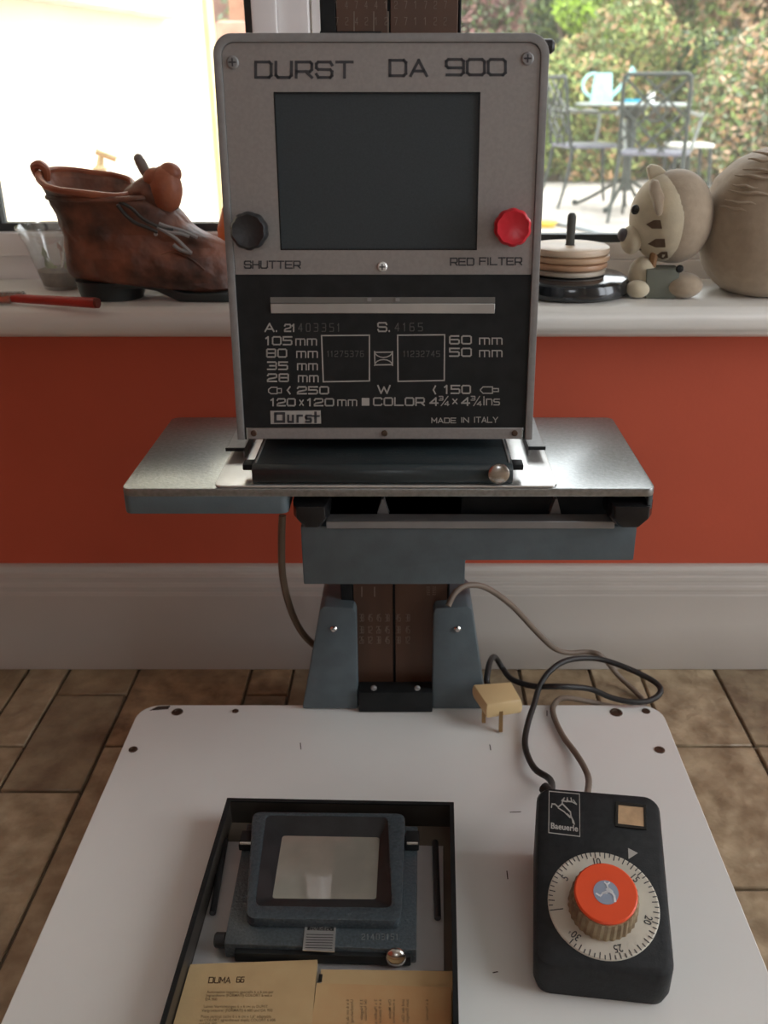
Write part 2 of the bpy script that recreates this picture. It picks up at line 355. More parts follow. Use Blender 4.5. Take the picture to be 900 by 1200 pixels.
# column
cxl, cxr, cy0, cy1 = -.0690, .0388, .797, .845
M_col = mat('column_brown_face', (.085, .042, .025), .38, metal=.3, var=.2, vs=25, stretch=(1, 1, .1), bump=.05, bs=60)
CO = MB().prism([(cxl, cy1), (cxl, cy0), (cxl+.012, cy0), (cxl+.012, cy0+.004), (cxr-.002, cy0+.004), (cxr-.002, cy0), (cxr, cy0), (cxr, cy1)], .02, 1.18).build('column', M_black, EL, bevel=.0006, seg=1)
xm = -.0165
MB().box(cxl+.0125, cy0-.0002, .021, xm-.0012, cy0+.0035, 1.178).box(xm+.0012, cy0-.0002, .021, cxr-.0025, cy0+.0035, 1.178).build('scale_plate', M_col, CO, bevel=.0004, seg=1)
mb = MB()
yy = cy0-.0005; rs = random.Random(3)
F = lambda x, z: (x, yy, z)
for k, px in enumerate((424, 434, 444, 454, 467, 478)):      # printed columns of the magnification scale
    for j, py in enumerate((724, 738, 750)):
        p = on_y(px, py, yy); stroke(mb, rs.choice(['12', '38', '26', '45']), p.x-.0022, p.x+.0018, p.z+.004, p.z-.004, .0005, F)
for px in (424, 439):
    a = on_y(px, 688, yy); b = on_y(px, 699, yy); ribbon(mb, [(a.x, a.z), (b.x, b.z)], .0009, F)
for px in (500, 507):
    for j in range(5): p = on_y(px, 688+j*2.2, yy); ribbon(mb, [(p.x, p.z), (p.x+.003, p.z)], .0004, F)
for k in range(12):
    p = on_y(395+k*11.5, 30, yy)
    for j in range(7): z = p.z-.03+j*.011; stroke(mb, rs.choice(['1', '4', '7', '2']), p.x-.001, p.x+.001, z+.0025, z-.0025, .0004, F)
for px in (415, 438, 455):
    a = on_y(px, 14, yy); b = on_y(px, 42, yy); ribbon(mb, [(a.x, a.z), (b.x, b.z)], .0009, F)
mb.build('scale_print', mat('faint_scale_print', (.22, .17, .13), .6), CO, kind='stuff')
# foot brackets and the black clamp block between them
for xs in ((-.1118, -.054, -.089, -.0535), (.022, .079, .0227, .0605)):
    T = lambda x, z, y: (x, y, z)
    poly = [(xs[0], .036), (xs[1], .036), (xs[3], .150), (xs[3]-.002, .156), (xs[2]+.004, .158), (xs[2], .154)] if xs[0] < 0 else [(xs[0], .036), (xs[1], .036), (xs[3], .154), (xs[3]-.004, .158), (xs[2]+.002, .156), (xs[2], .150)]
    B_ = MB().prism(poly, .782, .840, T).build('foot_bracket', M_blue, EL, bevel=.0025, seg=2)
    c = on_y(391 if xs[0] < 0 else 536, 737, .782)
    MB().lathe([(.0036, 0), (.0036, .0008), (.0022, .0022), (0, .0024)], lambda x, y, z: (x+c.x, .782-z, y+c.z), 14).build('screw', M_chrome, B_)
CB = MB().box(-.053, .777, .0355, .0225, .7965, .060).build('clamp_block', M_black, EL, bevel=.0012)
for px in (438, 489):
    c = on_y(px, 806, .777); MB().lathe([(.003, 0), (.003, .001), (.002, .002), (0, .002)], lambda x, y, z: (x+c.x, .777-z, y+c.z), 12).build('screw', M_frame, CB)
# carriage housing under the platform
yh = .640
a = on_y(352, 617, yh); b = on_y(747, 617, yh); zt, zm, zl = a.z, on_y(500, 657, yh).z, on_y(500, 685, yh).z; xm2 = on_y(545, 670, yh).x
HS = MB().prism([(a.x, zl), (xm2, zl), (xm2, zm), (b.x, zm), (b.x, zt), (a.x, zt)], yh, .795, lambda x, z, y: (x, y, z)).build('carriage_housing', M_blue, EL, bevel=.0015)
MB().box(-.07, .70, zl+.002, .040, .797, zt+.002).build('carriage_sleeve', M_black, HS)
MB().box(a.x+.02, yh-.002, zt-.001, b.x-.018, yh+.012, zt+.0052).build('rail', mat('rail_grey_metal', (.3, .3, .3), .5, metal=.4), HS, bevel=.0005, seg=1)
MB().box(a.x+.004, yh+.022, zt+.0, b.x-.004, yh+.04, .3434).box(-.07, yh+.022, zt, .04, .79, .3434).build('drive_bar', M_black, HS)
for px in (449, 650):
    c = on_y(px, 600, yh+.018)
    MB().prism([(c.x-.0045, zt+.004), (c.x+.0045, zt+.004), (c.x+.0008, .3285), (c.x-.0008, .3285)], yh+.014, yh+.0215, lambda x, z, y: (x, y, z)).build('wedge_bracket', M_frame, HS)
for px0, px1 in ((343, 386), (713, 766)):
    c0 = on_y(px0, 604, .628); c1 = on_y(px1, 604, .628); cx = (c0.x+c1.x)/2; r = (c1.x-c0.x)/2; cz = .3262
    poly = [(cx-r, cz+.011), (cx-r, cz-.002), (cx-r*.45, cz-.0115), (cx+r*.45, cz-.0115), (cx+r, cz-.002), (cx+r, cz+.011)]
    in_ = [(cx+(x-cx)*.75, cz+(z-cz)*.75) for x, z in poly]
    K = MB(); n_ = 6
    K.loft([[(x, .652, z) for x, z in poly], [(x, .634, z) for x, z in poly], [(x, .626, z) for x, z in in_]])
    K.build('focus_knob', mat('black_gloss_knob', (.012, .012, .013), .22), HS, bevel=.001)
# platform
PZ = .350; pf = on_z(138, 577, PZ)
PX0, PX1, PY0, PY1 = on_z(138, 577, PZ).x, on_z(770, 574, PZ).x, .624, .789
PL = MB().prism(rrect(PX0, PY0, PX1, PY1, .007, 5), PZ-.0065, PZ).build('platform', M_hammer, EL, bevel=.0012)
MB().prism(rrect(PX0+.0002, PY0+.0002, on_y(338, 600, PY0).x, PY0+.09, .006, 5), PZ-.0205, PZ-.0055).build('apron', M_blue, PL, bevel=.001)
MB().box(PX1-.004, PY0+.004, PZ-.018, PX1-.0006, PY1, PZ-.005).build('side_lip', M_blue, PL, bevel=.0008)
# bright mask plate on the platform
m0, m1 = on_z(249, 573, PZ+.0015).x, on_z(655, 573, PZ+.0015).x
MP = MB().prism(rrect(m0, .6255, m1, .790, .006, 5), PZ+.0001, PZ+.0018).build('mask_plate', M_steel, EL, bevel=.0004, seg=1)
for s, (px0, px1) in ((-1, (264, 284)), (1, (622, 640))):
    e0 = on_z(px0, 529, .3595).x; e1 = on_z(px1, 529, .3595).x; yf = .683 if s < 0 else .686
    inn = e1 if s < 0 else e0
    MB().box(e0, yf, .3585, e1, .79, .3600).box(inn-.0009, yf, PZ+.0019, inn+.0009, .79, .3598).build('guide_rail', M_frame, MP, bevel=.0003, seg=1)
    MB().box(e0-.0008, yf-.0012, .3575, e1+.0008, yf, .3603).build('guide_rail_edge', M_black, MP)

# ---- head
HB = Vector((-.0195, .663, .3745)); HT = Vector((-.0195, .688, .651))      # bottom and top of the front plate's centre line
hv = (HT-HB).normalized(); hn = Vector((0, -hv.z, hv.y)); HH = (HT-HB).length
HM = Matrix((( 1, 0, 0, HB.x), (0, hv.y, hn.y, HB.y), (0, hv.z, hn.z, HB.z), (0, 0, 0, 1)))      # local: x right, y up the plate, z out of the plate
HI = HM.inverted()
def hl(px, py):
    p = HI @ on_plane(px, py, HB, hn); return (p.x, p.y)
def hF(z=.0002): return lambda px, py: HM @ Vector((*hl(px, py), z))
HW = .112
HD = MB(HM).prism(rrect(-HW+.003, .004, HW-.003, HH-.002, .012, 6), -.110, -.0015).build('head', M_frame, EL, bevel=.004)
# rim frame: a grey lip with rounded upper corners
mb = MB(HM)
top = lambda q, r: [(-HW+q, 0)]+[(HW-q, 0)]+[(HW-q-r+r*math.cos(t), HH-q-r+r*math.sin(t)) for t in [PI/2*k/8 for k in range(9)]]+[(-HW+q+r-r*math.cos(PI/2-t), HH-q-r+r*math.sin(PI/2-t)) for t in [-PI/2*k/8+0 for k in range(0)]]+[(-HW+q+r+r*math.cos(t), HH-q-r+r*math.sin(t)) for t in [PI/2+PI/2*k/8 for k in range(9)]]
A_ = top(0, .013); B_ = top(.0055, .0085); n = len(A_)
v = [(x, y, z) for z in (-.004, .0025) for pol in (A_, B_) for x, y in pol]; f = []
for i in range(1, n):
    j = (i+1) % n
    f += [(2*n+i, 2*n+j, 3*n+j, 3*n+i), (i, n+i, n+j, j), (i, j, 2*n+j, 2*n+i), (n+j, n+i, 3*n+i, 3*n+j)]
f += [(1, n+1, 3*n+1, 2*n+1), (0, n, 3*n, 2*n)]
mb.add(v, f); mb.build('rim', M_frame, HD, bevel=.0008, seg=2)
# dark joint line inside the rim
C_ = top(.0056, .0084); D_ = top(.0068, .0075)
mb = MB(HM).add([(x, y, .0006) for x, y in C_]+[(x, y, .0006) for x, y in D_], [(i, (i+1) % n, n+(i+1) % n, n+i) for i in range(1, n)]); mb.build('joint_line', M_black, HD)
ys = hl(450, 321.5)[1]; yb = hl(450, 500.5)[1]
iw = HW-.0058
s0, s1 = hl(329, 293), hl(563, 108)
# silver upper panel with a square window cut-out
SPN = MB(HM)
ip = [p for p in top(.0058, .0084)]
x0, x1, y0, y1 = -iw, iw, ys, HH-.0058
SPN.prism([(x0, y0), (x1, y0), (x1, s0[1]), (x0, s0[1])], 0, .0012)
SPN.prism([(x0, s0[1]), (s0[0], s0[1]), (s0[0], s1[1]), (x0, s1[1])], 0, .0012)
SPN.prism([(s1[0], s0[1]), (x1, s0[1]), (x1, s1[1]), (s1[0], s1[1])], 0, .0012)
SPN.prism([(x0, s1[1]), (x1, s1[1])]+[p for p in ip if p[1] > s1[1]], 0, .0012)
SP = SPN.build('upper_panel', M_silver, HD)
MB(HM).box(s0[0]-.001, s0[1]-.001, -.0008, s1[0]+.001, s1[1]+.001, -.0002).build('filter_window', mat('dark_filter_glass', (.032, .044, .05), .55, var=.12, vs=900, bump=.1, bs=900), HD)
MB(HM).frame(s0[0], s0[1], s1[0], s1[1], .0009, -.0002, .0013).build('window_edge', M_black, HD)
LP = MB(HM).box(-iw, yb, 0, iw, ys-.0002, .0010).build('lower_panel', M_black, HD)
BS = MB(HM).box(-iw+.002, .0005, 0, iw-.002, yb-.0003, .0016).build('bottom_strip', M_silver, HD, bevel=.0004, seg=1)
def hscrew(px, py, r, m, parent, z=.0012, ring=True):
    u, w_ = hl(px, py)
    MB(HM).lathe([(r, 0), (r, .0006), (r*.8, .0012), (0, .0013)], lambda x, y, q: (x+u, y+w_, q+z), 18).build('screw', m, parent)
    if ring:
        m2 = MB(HM); m2.box(u-r*.6, w_-r*.12, z+.0012, u+r*.6, w_+r*.12, z+.0015); m2.box(u-r*.12, w_-r*.6, z+.0012, u+r*.12, w_+r*.6, z+.0015); m2.build('screw_slot', M_dprint, parent)
for px, py in ((273, 73.5), (618, 69)): hscrew(px, py, .0042, M_frame, SP)
hscrew(448, 312.5, .0036, M_steel, SP)
for px in (298, 451, 603): hscrew(px, 507, .0024, M_screw, BS, .0016, False)
# two scalloped knobs
MK = mat('red_knob_plastic', (.62, .02, .035), .3, var=.05)
for px, py, m, lb in ((296, 269.5, M_blk2, 'black scalloped shutter knob'), (598, 265.5, MK, 'red scalloped filter knob')):
    u, w_ = hl(px, py)
    sc2 = lambda a: 1+.06*abs(math.sin(a*5))
    MB(HM).lathe([(.0085, 0), (.0085, .004), (.0118, .0055), (.0122, .0165), (.0105, .0188), (.0075, .0178), (0, .0175)], lambda x, y, q: (x+u, y+w_, q+.0012), 50, sc2).build('knob', m, HD, smooth=True, label=lb)
# recessed slot and sliding strip
u0, w0 = hl(318, 367); u1, w1 = hl(580, 348)
MB(HM).box(u0, w0, .001, u1, w0+(w1-w0)*.62, .0026).build('filter_strip', mat('strip_aluminium', (.45, .43, .40), .4, metal=.5), LP, bevel=.0004, seg=1)
mb = MB(HM).box(u0, w0+(w1-w0)*.64, .001, u1, w1, .0016)
mb.build('slot_back', mat('slot_grey', (.17, .165, .15), .6), LP)
for px in (433, 466): u, w_ = hl(px, 351); MB(HM).box(u-.0015, w_-.001, .0016, u+.0015, w_+.0012, .0024).build('strip_stop', M_frame, LP)
# printed lettering
F = hF(.0014)
for t, *q in (('DURST', 300, 413, 73, 91, 3.4, F, .3), ('DA', 457, 500, 71, 89, 3.4, F, .3), ('900', 523, 592, 70, 88, 3.4, F, .22), ('SHUTTER', 287, 352, 306, 314, 1.6, F, .28), ('RED', 528, 555, 302.5, 310.5, 1.6, F, .28), ('FILTER', 562, 611, 302, 310, 1.6, F, .3)):
    mb = MB(); stroke(mb, t, *q); mb.build('lettering', M_dprint, SP)

F = hF(.0012); mb = MB()
S = lambda t, x0, x1, y0, y1, w_=1.7, g=.3: stroke(mb, t, x0, x1, y0, y1, w_, F, g)
S('A.', 311, 325, 379, 388); S('21', 334, 346, 380, 388); S('S.', 443, 457, 378, 388)
S('105', 312, 342, 394.5, 403.5); S('mm', 347, 371, 394, 404, 1.4); S('80', 313, 336, 409, 418); S('mm', 348, 372, 408.5, 418.5, 1.4)
S('35', 314, 337, 424, 432.5); S('mm', 349, 372, 423, 433, 1.4); S('28', 314, 338, 438, 446.5); S('mm', 350, 373, 437, 447, 1.4)
S('(', 336, 341, 453, 461); S('250', 349, 385, 453, 461); S('120', 318, 346, 467, 475); S('x', 351, 356, 466, 476, 1.3); S('120', 361, 391, 467, 475); S('mm', 396, 418, 465.5, 475, 1.3)
S('COLOR', 438, 497, 466, 474.5); S('4', 504, 513, 466, 474.5); S('3', 514.5, 519, 464, 468.5, 1); S('/', 517, 525, 464, 475, 1); S('4', 521, 526, 470, 475, 1)
S('x', 530, 536, 465, 474, 1.3); S('4', 541, 550, 466, 474.5); S('3', 552, 556.5, 464, 468.5, 1); S('/', 555, 562, 464, 475, 1); S('4', 559, 564, 470, 475, 1); S('ins', 567, 585, 464.5, 474, 1.3)
S('W', 443, 457, 451.5, 460.5); S('(', 507, 511, 452, 461); S('150', 521, 551, 451.5, 460.5)
S('60', 527, 552, 393.5, 402.5); S('mm', 562, 588, 393, 403, 1.4); S('50', 527, 552, 408, 417); S('mm', 562, 588, 407.5, 417.5, 1.4)
S('MADE', 506, 534, 489.5, 495, 1, .3); S('IN', 541, 549, 489, 494.5, 1, .3); S('ITALY', 556, 583, 488.5, 494.5, 1, .3)
ribbon(mb, [(377, 393), (433, 392.5), (433, 446), (379, 447), (377, 393)], 1.5, F); ribbon(mb, [(466, 392.5), (521, 392), (520.5, 445.5), (466.5, 446.5), (466, 392.5)], 1.5, F)
# small lens symbol
ribbon(mb, [(439, 412.5), (460, 412.3), (460, 427), (439.5, 427.3), (439, 412.5)], 1.4, F)
ribbon(mb, [(439, 413)]+[(449.5+10.5*math.cos(t), 411.5+7*math.sin(t)) for t in [PI-PI*k/8 for k in range(9)]], 1.2, F)
ribbon(mb, [(449.5+10.5*math.cos(t), 428+-7*math.sin(t)) for t in [PI-PI*k/8 for k in range(9)]], 1.2, F)
# bulb symbols
ribbon(mb, [(325, 453.5), (318, 453.5), (315, 456), (315, 459), (318, 461), (325, 461)], 1.2, F); ribbon(mb, [(325, 455), (330, 455), (330, 460), (325, 460), (325, 455)], 1.2, F)
ribbon(mb, [(563, 456), (566, 453), (577, 453), (577, 460.5), (566, 460.5), (563, 457.5), (563, 456)], 1.3, F); ribbon(mb, [(577, 455), (584, 455), (584, 458.5), (577, 458.5)], 1.2, F)
mb.add([F(424, 466), F(433, 466), F(433, 475), F(424, 475)], [(0, 1, 2, 3)])
mb.build('panel_lettering', M_print, LP)
for q in (('403351', 350, 398, 379, 388, 1, F, 1.1), ('4165', 463, 495, 378.5, 387.5, 1, F, 1.1), ('11275376', 384, 426, 411, 417.5, .9, F, .7), ('11232745', 473, 515, 411, 417.5, .9, F, .7)):
    mb = MB(); stroke(mb, *q); mb.build('stamped_number', mat('stamped_number_metal', (.09, .088, .085), .5), LP)
mb = MB(); mb.add([F(317, 481), F(376, 480.5), F(376.5, 496), (F(317.5, 496.5))], [(0, 1, 2, 3)]); mb.build('logo_plate', M_print, LP)
mb = MB(); F2 = hF(.0014)
ribbon(mb, [(323, 484), (333, 484), (333, 493.5), (323, 493.5), (323, 484)], 3, F2)
for t, a, b in (('u', 338, 343.5), ('r', 349, 354), ('s', 359, 364.5)): stroke(mb, t, a, b, 483.5, 493.8, 2.6, F2)
ribbon(mb, [(370, 483), (370, 494)], 3, F2); ribbon(mb, [(366.5, 487), (374, 487)], 2, F2)
mb.build('logo_lettering', M_dprint, LP)
# small black knob behind the right edge of the head, and screw on top
p = on_y(650, 54, .73)
MB().lathe([(.006, 0), (.006, .010), (.004, .012), (0, .012)], lambda x, y, z: (z+.0905, y*.8+.735, x*.8+p.z), 16).build('side_knob', M_blk2, HD)
MB().box(-.062, .71, .640, -.02, .73, .6535).build('top_latch', M_black, HD)
# bracket joining head to the column
MB().box(-.06, .745, .375, .03, .797, .60).build('head_bracket', M_black, EL)

# ================================================================== carrier seated under the head
zc0, zc1 = .3521, .3665
f0 = on_z(290, 553, .36).x; f1 = on_z(607, 553, .36).x
NC = empty('negative_carrier', ((f0+f1)/2, .66, zc0), 'dark flat negative carrier slotted between platform and enlarger head', 'carrier')
NB = MB().prism([(.6285, zc0), (.6265, zc0+.004), (.6275, zc1-.003), (.632, zc1), (.755, zc1), (.755, zc0)], f0+.004, f1-.004, T=lambda a, b, c: (c, a, b)).build('body', mat('dark_teal_gloss', (.022, .032, .036), .28, var=.1, vs=300, bump=.2, bs=400), NC, bevel=.0008, seg=1)
for x, sg in ((f0+.004, -1), (f1-.004, 1)): MB().box(min(x, x+sg*.009), .640, zc0+.006, max(x, x+sg*.009), .652, zc0+.0105).build('lug', M_black, NC, bevel=.001)
for x in (f0+.0065, f1-.0065): MB().box(x-.0006, .634, zc1, x+.0006, .75, zc1+.0008).build('side_rail', M_steel, NC)
p = on_y(585, 557, .622)
MB().lathe([(.004, 0), (.0078, .0015), (.0078, .0035), (.006, .0046), (0, .005)], lambda x, y, z: (x+p.x, .6275-z, y+zc0+.0095), 24, lambda a: 1+.03*math.sin(a*12)).build('clamp_knob', M_chrome, NC, smooth=True)
mb = MB(); Fz = lambda px, py: on_z(px, py, zc1+.0002)
for t, a, b, y in (('DURST', 395, 425, 533), ('COLOR', 452, 498, 532), ('MADE', 430, 448, 540), ('ITALY', 500, 530, 540)): stroke(mb, t, a, b, y-1.6, y+1.6, .5, Fz)
mb.build('faint_print', mat('faint_grey_print', (.07, .08, .08), .6), NC)

# ================================================================== TRAY on the baseboard
tz0, tz1 = ZB+.0002, .0600
ta = on_z(267, 937, tz1); tb = on_z(531, 942, tz1)
ang = math.atan2(tb.y-ta.y, tb.x-ta.x); TW = (tb-ta).length; TL = .30
TM = Matrix.Translation((ta.x, ta.y, 0)) @ Matrix.Rotation(ang, 4, 'Z')      # local x right, y towards the back; the tray runs to y = -TL
M_tray = mat('dark_tray_metal', (.05, .042, .034), .4, metal=.3, var=.25, vs=20)
tc_ = TM @ Vector((TW/2, -TL/2, tz0))
TR = empty('shallow_tray', tc_, 'shallow dark metal tray with thin black rim on the white baseboard', 'tray')
MB(TM).frame(0, -TL, TW, 0, .0022, tz0, tz1).build('wall', M_tray, TR, bevel=.0004, seg=1)
MB(TM).box(.002, -TL+.002, tz0, TW-.002, -.002, tz0+.0012).build('bottom', mat('tray_floor_brown', (.13, .10, .075), .5, var=.15), TR)
MB(TM).frame(-.0006, -TL-.0006, TW+.0006, .0006, .0036, tz1, tz1+.0014).build('rim', M_black, TR)
IT = TM.inverted()
def tl(px, py, z): p = IT @ on_z(px, py, z); return (p.x, p.y)
# aluminium plate with two black slotted bars
ap = tz0+.0013; az = ap+.0016
a0 = tl(268, 986, az); a1 = tl(518, 986, az)
AP = MB(TM).box(a0[0]-.002, -TL+.004, ap, a1[0]+.001, a0[1], az)
AO = AP.build('mask_plate', mat('brushed_aluminium', (.62, .62, .62), .35, metal=.55, var=.08, vs=15, bump=.05, bs=200), bevel=.0003, seg=1)
prop(AO, 'bare aluminium plate lying in the dark tray beneath the carrier', 'plate')
for q in ((264, 984, 249, 1070), (510, 986, 513, 1076)):
    u, v_ = tl(q[0], q[1], az+.003), tl(q[2], q[3], az+.003)
    T2 = Matrix.Translation((0, 0, 0))
    MB(TM).tube([(u[0], u[1], az+.0027), (v_[0], v_[1], az+.0027)], .0026, 8).build('slide_bar', M_blk2, AO)
# carrier lying in the tray
CZ = az+.0002; cz1 = CZ+.014; cz2 = cz1+.009
cc = TM @ Vector((.09, -.12, CZ))
CR = empty('glass_negative_carrier', cc, 'blue-grey hammered negative carrier with a glass window, lying in the dark tray', 'carrier')
M_hm2 = mat('teal_hammer_finish', (.055, .072, .082), .3, var=.25, vs=500, bump=1.0, bs=420, coat=.2)
P = lambda px, py, z: tl(px, py, z)
bl = [P(262, 1106, cz1), P(488, 1113, cz1), P(489.5, 968, cz1), P(289, 965, cz1)]
MB(TM).prism([bl[0], bl[1], bl[2], bl[3]], CZ, cz1).build('lower_leaf', M_hm2, CR, bevel=.0015)
fr = [P(288, 1076, cz2), P(470, 1079, cz2), P(475, 953, cz2), P(296, 951, cz2)]
ir = [P(299, 1061, cz2), P(459, 1063, cz2), P(454, 957, cz2), P(312, 955, cz2)]
ir2 = [P(319, 1054, cz1+.001), P(441, 1055, cz1+.001), P(445, 982, cz1+.001), P(331, 980, cz1+.001)]
def polyframe(mb, A, B, z0, z1, zb=None):
    n = len(A); zb = z1 if zb is None else zb
    v = [(x, y, z0) for x, y in A]+[(x, y, z0) for x, y in B]+[(x, y, z1) for x, y in A]+[(x, y, zb) for x, y in B]; f = []
    for i in range(n):
        j = (i+1) % n; f += [(2*n+i, 2*n+j, 3*n+j, 3*n+i), (i, n+i, n+j, j), (i, j, 2*n+j, 2*n+i), (n+j, n+i, 3*n+i, 3*n+j)]
    mb.add(v, f); return mb
def rnd(P4, r=.006, k=5):
    out = []; n = len(P4)
    for i in range(n):
        p = Vector(P4[i]); a = Vector(P4[i-1]); b = Vector(P4[(i+1) % n]); u = (a-p).normalized()*r; w_ = (b-p).normalized()*r
        for j in range(k+1): t = j/k; out.append(tuple(p+u*(1-t)**2+w_*t**2))
    return out
polyframe(MB(TM), rnd(fr, .008), rnd(ir, .006), cz1, cz2).build('upper_leaf', M_hm2, CR, bevel=.0012)
polyframe(MB(TM), rnd([tuple(p) for p in ir], .006), rnd(ir2, .003), cz1-.0002, cz2-.0006, cz1+.002).build('bellows_frame', M_blk2, CR, smooth=False)
yb_ = min(p[1] for p in ir2); gt = math.tan(D2R(-.1))
g = MB(TM); g.prism(ir2, cz1+.0008, cz1+.0018, lambda x, y, z: (x, y, z+(y-yb_)*gt))
M_cg = mat('smoked_carrier_glass', (.34, .32, .27), .02, spec=1, coat=1)
M_cg.node_tree.nodes['Principled BSDF'].inputs['Coat Roughness'].default_value = 0.005; M_cg.node_tree.nodes['Principled BSDF'].inputs['Coat IOR'].default_value = 2.4
g.build('glass', M_cg, CR)
for pp, r, ax in (((258, 1101), .0055, 'l'), ((464, 1124), .0085, 'f')):
    u = P(*pp, CZ+.008)
    if ax == 'l': MB(TM).lathe([(r, 0), (r, .007), (r*.8, .008), (0, .008)], lambda x, y, z: (u[0]+.004-z, u[1]+x, CZ+.0075+y), 16).build('side_knob', M_blk2, CR, smooth=True)
    else: MB(TM).ball((u[0], u[1]+.0015, CZ+.0085), (r*.95, .005, r*.95)).tube([(u[0], u[1], CZ+.008), (u[0], u[1]+.01, CZ+.008)], .003).build('clamp_knob', M_chrome, CR, smooth=True)
MB(TM).box(bl[0][0]+.008, bl[0][1]-.0045, CZ+.001, bl[1][0]-.004, bl[0][1]+.002, CZ+.010).build('hinge_bar', M_black, CR, bevel=.001)
for pp in ((296, 1012), (488, 1012)):
    pass
# hinge ears at the back
for x0, x1 in ((284, 299), (476, 491)):
    a = P(x0, 975, cz1+.004); b = P(x1, 993, cz1+.004)
    MB(TM).box(min(a[0], b[0]), min(a[1], b[1]), cz1, max(a[0], b[0]), max(a[1], b[1]), cz1+.006).build('hinge_ear', M_black, CR, bevel=.001)
    MB(TM).tube([(a[0]+.001, b[1]+.002, cz1+.0062), (b[0]-.001, b[1]+.002, cz1+.0062)], .0014, 8).build('hinge_pin', M_chrome, CR)
# maker plate and stamped number
Fc = lambda z: (lambda px, py: TM @ Vector((*P(px, py, z), z)))
mb = MB(); q = [P(358, 1079, cz1+.001), P(394, 1080, cz1+.001), P(392, 1115, cz1+.001), P(354.5, 1113, cz1+.001)]
LPt = MB(TM).prism(q[::-1], cz1, cz1+.0009).build('maker_plate', M_steel, CR)
F = Fc(cz1+.0011)
MB().add([F(361, 1082), F(391.5, 1083), F(391, 1091), F(360, 1090)], [(0, 1, 2, 3)]).build('plate_header', M_black, LPt)
mb = MB(); 
for k in range(6): y = 1095+k*3.1; ribbon(mb, [(359.5-k*.3, y), (390-k*.2, y+.7)], .9, F)
mb.build('ruled_lines', M_dprint, LPt)
F = Fc(cz1+.0013); mb = MB(); stroke(mb, 'AUTOMAT', 364, 388, 1084.3, 1087.2, .6, F, .4); stroke(mb, 'MADE', 363, 372, 1088.4, 1090.2, .4, F, .3); stroke(mb, 'IN', 374, 378, 1088.4, 1090.2, .4, F, .3); stroke(mb, 'ITALY', 380, 389, 1088.6, 1090.4, .4, F, .3)
mb.build('plate_lettering', M_print, LPt)
F = Fc(cz1+.0003); mb = MB(); stroke(mb, '21403151', 424, 466, 1094.5, 1101, .8, F, .9); mb.build('stamped_number', mat('worn_number', (.25, .26, .26), .5), CR)

# papers in the tray
def sheet(name, corners, z, th, m, label, cat='paper'):
    mb = MB(TM); mb.prism(corners, z, z+th); return prop(mb.build(name, m), label, cat)
def cont(a, b, t): return (a[0]+(b[0]-a[0])*t, a[1]+(b[1]-a[1])*t)
pz = az+.0006
M_pap = mat('aged_manila_paper', (.56, .40, .205), .85, tint=(.50, .345, .17), vs=25, bump=.1, bs=500)
M_pap2 = mat('rust_stained_paper', (.55, .37, .18), .85, tint=(.50, .25, .10), vs=12, bump=.1, bs=500)
pzz = pz+.0052
A = P(223, 1130, pzz); B = P(372, 1124.5, pzz); C = cont(B, P(365.5, 1200, pzz), 1.4); Dd = cont(A, P(203, 1200, pzz), 1.4)
pl = sheet('instruction_sheet', [Dd, C, B, A], pz, .0052, M_pap, 'buff instruction leaflet headed DUMA 66 at the front left of the tray')
pr1z = pz
A = P(376, 1136, pr1z+.003); B = P(531, 1138, pr1z+.003); C = cont(B, P(530, 1200, pr1z+.003), 1.4); Dd = cont(A, P(378, 1200, pr1z+.003), 1.4)
s2 = sheet('instruction_sheet', [Dd, C, B, A], pr1z, .003, M_pap, 'plain buff sheet in the tray, its top edge showing behind the stained leaflet')
A = P(371, 1152, pr1z+.005); B = P(528.5, 1157, pr1z+.005); C = cont(B, P(529, 1200, pr1z+.005), 1.4); Dd = cont(A, P(365, 1200, pr1z+.005), 1.4)
s3 = sheet('instruction_sheet', [Dd, C, B, A], pr1z+.0032, .0018, M_pap2, 'rust-stained buff leaflet with sideways typing, front right of the tray')
M_ink = mat('typed_ink', (.14, .09, .05), .8); M_ink2 = mat('typed_ink_faded', (.22, .155, .08), .8)
F = Fc(pzz+.0002); mb = MB()
stroke(mb, 'DUMA', 245, 270, 1145.3, 1151.8, 1.15, lambda x, y: F(x+(1148-y)*.15, y), .3); stroke(mb, '66', 277.5, 286, 1145, 1151, 1.1, lambda x, y: F(x+(1148-y)*.15, y), .3); mb.build('heading', M_ink, pl)
mb = MB()
for txt, x, y in (('Automatico negativo sportella 6 x 6 cm per', 242.5, 1160.2), ('ingranditore (FORMATI) COLORT 6 mit e', 241.5, 1164.2), ('DA 900', 240.5, 1168.8),
                  ('Lames Vorrichtungen 6 x 6 cm zu DURST', 238.5, 1177.3), ('Vergroesserer (FORMATI) 6 600 und DA 900', 236.5, 1181.8),
                  ('Passe partout cache 6 x 6 cm x 1,6" adaptable', 235.5, 1189), ('au COLORT agrandisseur duplic COLORT 6 600', 234, 1193.2), ('and DA 900', 233, 1197.5)):
    btext(mb, txt, lambda a, b: F(x+a, y-b), 4.6, align='LEFT', xs=.96 if len(txt) > 30 else .95, bold=.03)
mb.build('typed_text', M_ink2, pl)
F = Fc(pr1z+.0052); mb = MB()
for txt, x in (('6 x 6 cm da negatif', 405), ('Umschaltung', 410), ('3.5 Negativ', 421.5), ('del formato', 426), ('2 x Planfilm zu', 438), ('6 x 9 attache', 443), ('Die Maske', 454.5), ('e mascherina', 459), ('und das Glas', 470), ('zum Einlegen', 475), ('6 x Normal', 498)):
    btext(mb, txt, lambda a, b: F(x-b, 1171+a*1.1), 4.8, align='LEFT', bold=.03)
mb.build('typed_text', M_ink2, s3)
